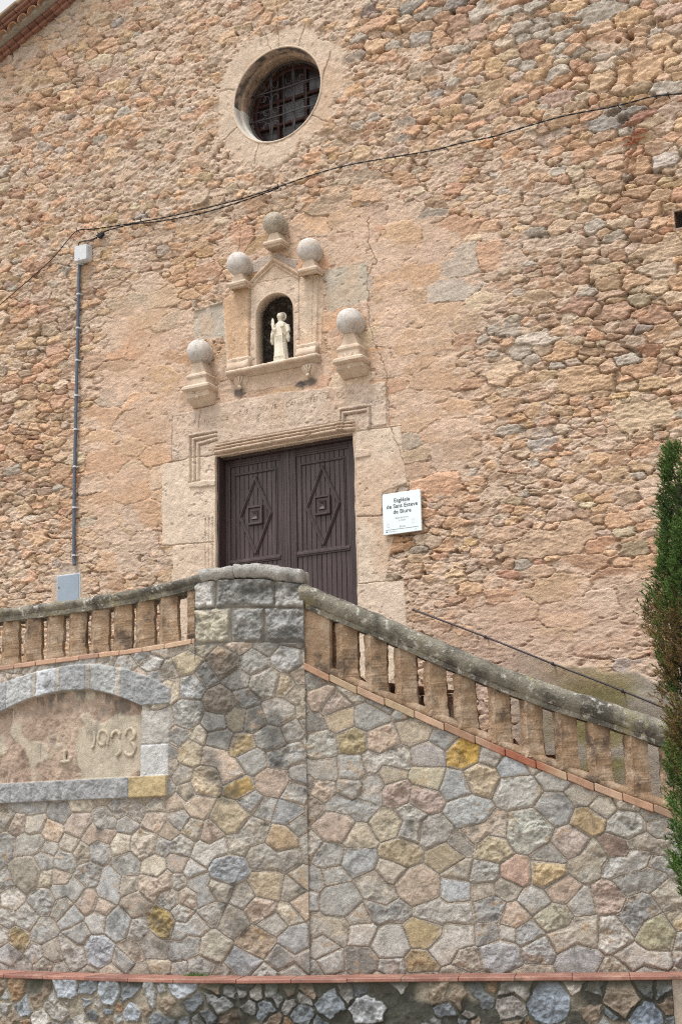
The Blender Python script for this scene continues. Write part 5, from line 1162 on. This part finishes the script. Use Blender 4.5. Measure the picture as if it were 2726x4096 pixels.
for dgt in digs:
    b = MB(); b.tube(stroke([z5(*p) for p in dgt]), [.019]*((len(dgt)-1)*5+1), 8); noisy(b.build('date_relief', M['relief'], stair, True), .011, .035)

# ================================================================== BENCH
bench = empty('stone_bench', (-7, -3.5, -.1)); tag(bench, 'low stone bench wall capped with red terracotta slabs at the foot of the staircase', 'bench')
OUT = .40; LZ = .43
sE = W_(1545, 2262, OUT)[0]
def size_b(x, z, r):
    q = .030+.050*r[0]**1.3; return q*(1.3+.4*r[1]), q*(.95), 0
def extraB(S_, Z_, h, c, sa_, zz, nB):
    # islands of rubble in dark stained mortar
    return h, c
def rubble(name, s0, s1, z0, z1, seed, parent):
    fine = .0065; sa_ = np.arange(s0, s1, fine); zz = np.arange(z0, z1+fine, fine); S_, Z_ = np.meshgrid(sa_.astype(np.float32), zz.astype(np.float32))
    sp = [(W_(p[0], p[1], OUT)[0], W_(p[0], p[1], OUT)[1], p[2]/260, p[3]/260, 0., p[4]) for p in ((1265, 2312, 50, 38, (.27, .31, .36)), (845, 2328, 52, 24, (.48, .50, .52)), (757, 2310, 34, 26, (.25, .28, .31)), (150, 2275, 42, 22, (.33, .36, .40)), (415, 2268, 34, 26, (.35, .38, .42)), (1480, 2345, 60, 16, (.23, .27, .33)), (1430, 2300, 60, 22, (.33, .27, .21)), (560, 2255, 36, 12, (.28, .32, .37)), (250, 2290, 22, 30, (.30, .33, .36)), (300, 2330, 26, 20, (.30, .33, .37)), (1170, 2320, 32, 24, (.35, .33, .31)), (50, 2320, 22, 24, (.25, .27, .29)), (90, 2345, 30, 20, (.40, .38, .35)), (920, 2270, 16, 8, (.45, .44, .42)), (1325, 2265, 12, 10, (.44, .40, .36)))]
    sd = dart(s0-.1, s1+.1, z0-.05, z1-.05, 7000, size_b, seed, [c[:5] for c in sp], k=1.0); n = len(sd); rs = np.random.RandomState(seed)
    wx = S_+.016*fbm(S_, Z_, .07, .07, 2, 301); wz = Z_+.016*fbm(S_, Z_, .07, .07, 2, 302)
    idd, emb = power(sa_, zz, wx, wz, sd, root=merge(sd, .25, seed, len(sp)))
    PAL = np.array([(.28, .31, .34), (.36, .37, .37), (.44, .42, .39), (.38, .30, .23), (.32, .26, .20), (.22, .24, .26), (.36, .24, .15), (.46, .45, .43)])
    pc = PAL[rs.randint(0, len(PAL), n)]*(1+.1*rs.randn(n, 1))
    for i, c_ in enumerate(sp): pc[i] = c_[5]
    pc[len(sp):] *= .66
    nB = fbm(S_, Z_, .04, .04, 3, 303); nA = fbm(S_, Z_, .11, .11, 3, 304)
    keep = rs.rand(n) < .74; keep[:len(sp)] = True
    st = ss(.0, .005, emb-.012-.016*nB-.012*nA)*keep[idd]
    off = rs.rand(n)*.030; h = st*(.008+off[idd]+.014*terr(nA, 4, .3)+.012*nB)+.010*nA+.008*nB
    stain = ss(-.1, .30, fbm(S_, Z_, .5, .30, 3, 305)+.75*ss(-.5, 1.2, S_-s_p1+1.0)-.22)
    mcol = np.array([.27, .24, .19])*(1-stain[..., None])+np.array([.055, .055, .045])*stain[..., None]
    mcol = mcol*(1+.35*nB[..., None])
    cs = pc[idd]*(1+.35*nB[..., None]+.2*nA[..., None]); cs = cs*(1-(.3+.4*ss(0, .4, nA+.3*nB))[..., None]*stain[..., None])
    c = cs*st[..., None]+mcol*(1-st[..., None])
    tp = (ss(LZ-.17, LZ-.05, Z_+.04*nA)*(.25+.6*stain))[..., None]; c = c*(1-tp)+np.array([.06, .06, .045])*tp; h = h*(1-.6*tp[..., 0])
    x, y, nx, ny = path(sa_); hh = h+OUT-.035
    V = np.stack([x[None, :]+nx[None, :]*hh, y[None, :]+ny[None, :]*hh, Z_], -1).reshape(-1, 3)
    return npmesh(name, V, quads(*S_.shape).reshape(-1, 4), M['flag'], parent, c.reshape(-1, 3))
rubble('bench_wall', sL-.3, sE, -.12, LZ-.035, 81, bench)
b = MB()
P0 = WP(np.array([sE]), -.1, OUT-.035)[0]; P1 = WP(np.array([sE]), LZ-.03, OUT-.035)[0]
RG = []
for a in np.linspace(0, math.pi/2, 8):
    s_ = sE+.30*math.sin(a); o_ = OUT-.035-.30*(1-math.cos(a)); RG.append((s_, o_))
Vs = [WP(np.array([s_]), z_, o_)[0] for z_ in (-.12, LZ-.03) for s_, o_ in RG+[(sE+.30, -.05)]]; n = len(RG)+1
b.add(Vs, [(i, i+1, n+i+1, n+i) for i in range(n-1)]); b.build('bench_end', M['mortar'], bench, True)
# terracotta coping slabs
rs = np.random.RandomState(15); b = MB(); s_ = sL-.3
def fillo(s_): return OUT if s_ < sE-.02 else OUT-.30*(1-math.sqrt(max(0, 1-((s_-sE+.02)/.36)**2)))
while s_ < sE+.30:
    e_ = min(s_+.50*rs.uniform(.96, 1.04), sE+.33); b.col = tuple(np.array([(.24, .115, .088), (.27, .13, .10), (.21, .10, .08)][rs.randint(3)])*(1+.06*rs.randn())); dz = rs.uniform(-.003, .003)
    n_ = 8; RG = []
    for q_ in np.linspace(s_+.003, e_-.003, n_):
        of = fillo(q_); RG.append([WP(np.array([q_]), LZ+dz+z_, o_)[0] for z_, o_ in ((-.034, -.03), (-.034, of-.004), (-.028, of), (-.006, of), (0, of-.006), (0, -.03))])
    b.rings([r[::-1] for r in RG], True); s_ = e_
M['slab'] = mat('terracotta_slab', attr=True, rough=.55, fine=50, famt=.12, bump=.25, bdist=.003, mid=5, mamt=.25, second=((.36, .22, .17), 4, .48, .62, .6), spots=[(9, (.13, .10, .08), .56, .70)])
b.build('coping_slab', M['slab'], bench, colors=True)
b = MB(); b.rings([[WP(np.array([q_]), z_, o_)[0] for z_, o_ in ((-.1, .02), (-.1, OUT-.10), (LZ-.04, OUT-.10), (LZ-.04, .02))][::-1] for q_ in np.linspace(sL-.2, sE, 14)], True); b.build('bench_core', M['mortar'], bench)

# ================================================================== plants
M['grass'] = mat('grass_blade', (.07, .12, .03), fine=10, bump=0)
gc = WP(np.array([W_(452, 2243, .06)[0]]), LZ, .05)[0]
tuft = empty('grass_tuft', tuple(gc)); tag(tuft, 'tiny green tuft of grass growing where the bench meets the wall', 'plant')
rs = np.random.RandomState(2); b = MB()
for i in range(240):
    x0_ = gc[0]+rs.uniform(-.13, .13); y0_ = gc[1]+rs.uniform(-.04, .03); hgt = rs.uniform(.012, .045)*(1-abs(x0_-gc[0])*3); a = rs.uniform(0, 6.28); lx, ly = math.cos(a)*hgt*.8, math.sin(a)*hgt*.8
    b.add([(x0_-.0025, y0_, LZ-.003), (x0_+.0025, y0_, LZ-.003), (x0_+lx, y0_+ly, LZ+hgt)], [(0, 1, 2)])
b.build('leaves', M['grass'], tuft)

def cypress():
    yT = -4.9
    edge = [(1540, 1007), (1519, 1025), (1508, 1080), (1503, 1150), (1508, 1230), (1502, 1300), (1496, 1360), (1478, 1430), (1488, 1480), (1503, 1530), (1510, 1580), (1508, 1640), (1518, 1700), (1520, 1780), (1526, 1860), (1532, 1940), (1543, 2010), (1568, 2085)]
    cxp = 1662
    E_ = np.array([onY(x_, y_, yT) for x_, y_ in edge]); Cc = onY(cxp, 1600, yT)
    zt_, zb_ = E_[0][2]-.15, E_[-1][2]-.15
    tr = empty('cypress_tree', (Cc[0], yT, -.1)); tag(tr, 'narrow green cypress with browning patches before the stairs at the right edge', 'tree')
    zs = E_[::-1, 2]; rad = (Cc[0]-E_[::-1, 0])
    def R__(z): return np.maximum(np.interp(z, np.concatenate([[zb_-.2], zs]), np.concatenate([[.05], rad]))-.082, .05)
    b = MB(); b.tube([(Cc[0], yT, -.12), (Cc[0]+.01, yT, .8), (Cc[0]-.01, yT, 2.4), (Cc[0], yT, zt_-.25)], [.085, .07, .05, .015], 10)
    rs = np.random.RandomState(6)
    b.build('trunk', M['bark'], tr, True)
    # sprays: clusters of slender upright leaf blades
    N = 9500; z = zb_+(zt_-zb_)*rs.rand(N)**.93; a = rs.rand(N)*2*np.pi; rr_ = R__(z)
    lob = 1+.07*np.sin(a*5+z*3)+.06*np.sin(a*9-z*7); depth = 1-np.abs(rs.randn(N))*.16
    rad_ = rr_*lob*np.clip(depth, .25, 1.0)
    base = np.stack([Cc[0]+rad_*np.cos(a), yT+rad_*np.sin(a), z], 1)
    # gaps
    g_ = np.array([_mn.noise(Vector((p[0]*4.5, p[1]*4.5, p[2]*3))) for p in base]); ok = (g_ > -.32) | (rad_ < rr_*.7); base = base[ok]; a = a[ok]; N = len(base)
    g2 = np.array([_mn.noise(Vector((p[0]*6, p[1]*6, p[2]*4+3))) for p in base])
    brown = np.array([_mn.noise(Vector((p[0]*1.9+5, p[1]*1.9, p[2]*.95+1.0))) for p in base])
    zc1 = onY(1490, 1450, yT)[2]; zc2 = onY(1530, 1700, yT)[2]
    brown = brown+.55*np.exp(-((base[:, 2]-zc1)/.33)**2)+.45*np.exp(-((base[:, 2]-zc2)/.30)**2)-.35*np.exp(-((base[:, 2]-(zt_-.8))/.7)**2)+.20*rs.randn(N)
    nb = 26; V = np.zeros((N, nb, 3, 3)); Cl = np.zeros((N, nb, 3, 3))
    outd = np.stack([np.cos(a), np.sin(a), np.zeros(N)], 1)
    axis_ = outd*rs.uniform(.15, .75, (N, 1))+np.array([0, 0, 1])*rs.uniform(.5, 1.0, (N, 1))+rs.randn(N, 3)*.18; axis_ /= np.linalg.norm(axis_, axis=1)[:, None]
    ln = rs.uniform(.05, .125, N)
    for j in range(nb):
        t_ = rs.rand(N)**.8; st_ = base+axis_*(ln*t_)[:, None]
        d = axis_*rs.uniform(.5, 1.2, (N, 1))+rs.randn(N, 3)*.55; d /= np.linalg.norm(d, axis=1)[:, None]
        l_ = rs.uniform(.016, .042, N)[:, None]; sd_ = np.cross(d, rs.randn(N, 3)); sd_ /= np.linalg.norm(sd_, axis=1)[:, None]; wv = rs.uniform(.0022, .0048, N)[:, None]
        V[:, j, 0] = st_-sd_*wv; V[:, j, 1] = st_+sd_*wv; V[:, j, 2] = st_+d*l_
        green = np.array([.050, .095, .024])*(1+.35*rs.randn(N, 1)*.6)+np.array([.02, .03, 0])*rs.rand(N, 1)
        br = np.where(rs.rand(N, 1) < .5, np.array([[.17, .125, .035]]), np.array([[.16, .095, .055]]))*(1+.2*rs.randn(N, 1))
        q = ss(.22, .70, brown+.12*rs.randn(N))[:, None]; green = green*(1+.9*g2[:, None]); cc = green*(1-q)+br*q
        for k_ in range(3): Cl[:, j, k_] = cc
    V = V.reshape(-1, 3); Cl = Cl.reshape(-1, 3)
    npmesh('crown', V, np.arange(len(V)).reshape(-1, 3), M['leaf'], tr, Cl, False)
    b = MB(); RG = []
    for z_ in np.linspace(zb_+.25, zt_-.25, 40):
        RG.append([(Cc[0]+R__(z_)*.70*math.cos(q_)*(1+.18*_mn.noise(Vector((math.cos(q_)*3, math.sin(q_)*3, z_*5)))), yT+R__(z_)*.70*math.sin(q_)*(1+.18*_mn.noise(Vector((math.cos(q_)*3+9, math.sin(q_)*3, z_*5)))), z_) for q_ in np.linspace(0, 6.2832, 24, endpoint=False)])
    b.rings(RG, True); b.build('shade_core', M['inner'], tr, False)  # solid core added; its near-black colour stands for shade between the sprays
    # inner dead twigs
    b = MB(); n_ = 0
    for i in range(260):
        z_ = rs.uniform(zb_+.1, zt_-.3); a_ = rs.rand()*6.28; r_ = R__(z_)*.86; b.tube([(Cc[0], yT, z_-.25*r_/.4), (Cc[0]+r_*.55*math.cos(a_), yT+r_*.55*math.sin(a_), z_-.05), (Cc[0]+r_*math.cos(a_), yT+r_*math.sin(a_), z_+.10)], [.010, .006, .002], 4)
    b.build('branches', M['bark'], tr)
M['leaf'] = mat('cypress_foliage', attr=True, rough=.7, fine=30, famt=.2, bump=0, mid=6, mamt=.2)
M['inner'] = mat('shaded_core_foliage', (.035, .032, .018), fine=40, famt=.5, bump=1, bdist=.03)
cypress()

# ================================================================== ground
b = MB(); g_ = 400; b.add([(-g_, -g_, -.12), (g_, -g_, -.12), (g_, g_, -.12), (-g_, g_, -.12)], [(0, 1, 2, 3)]); tag(b.build('ground', M['ground']), kind='structure')
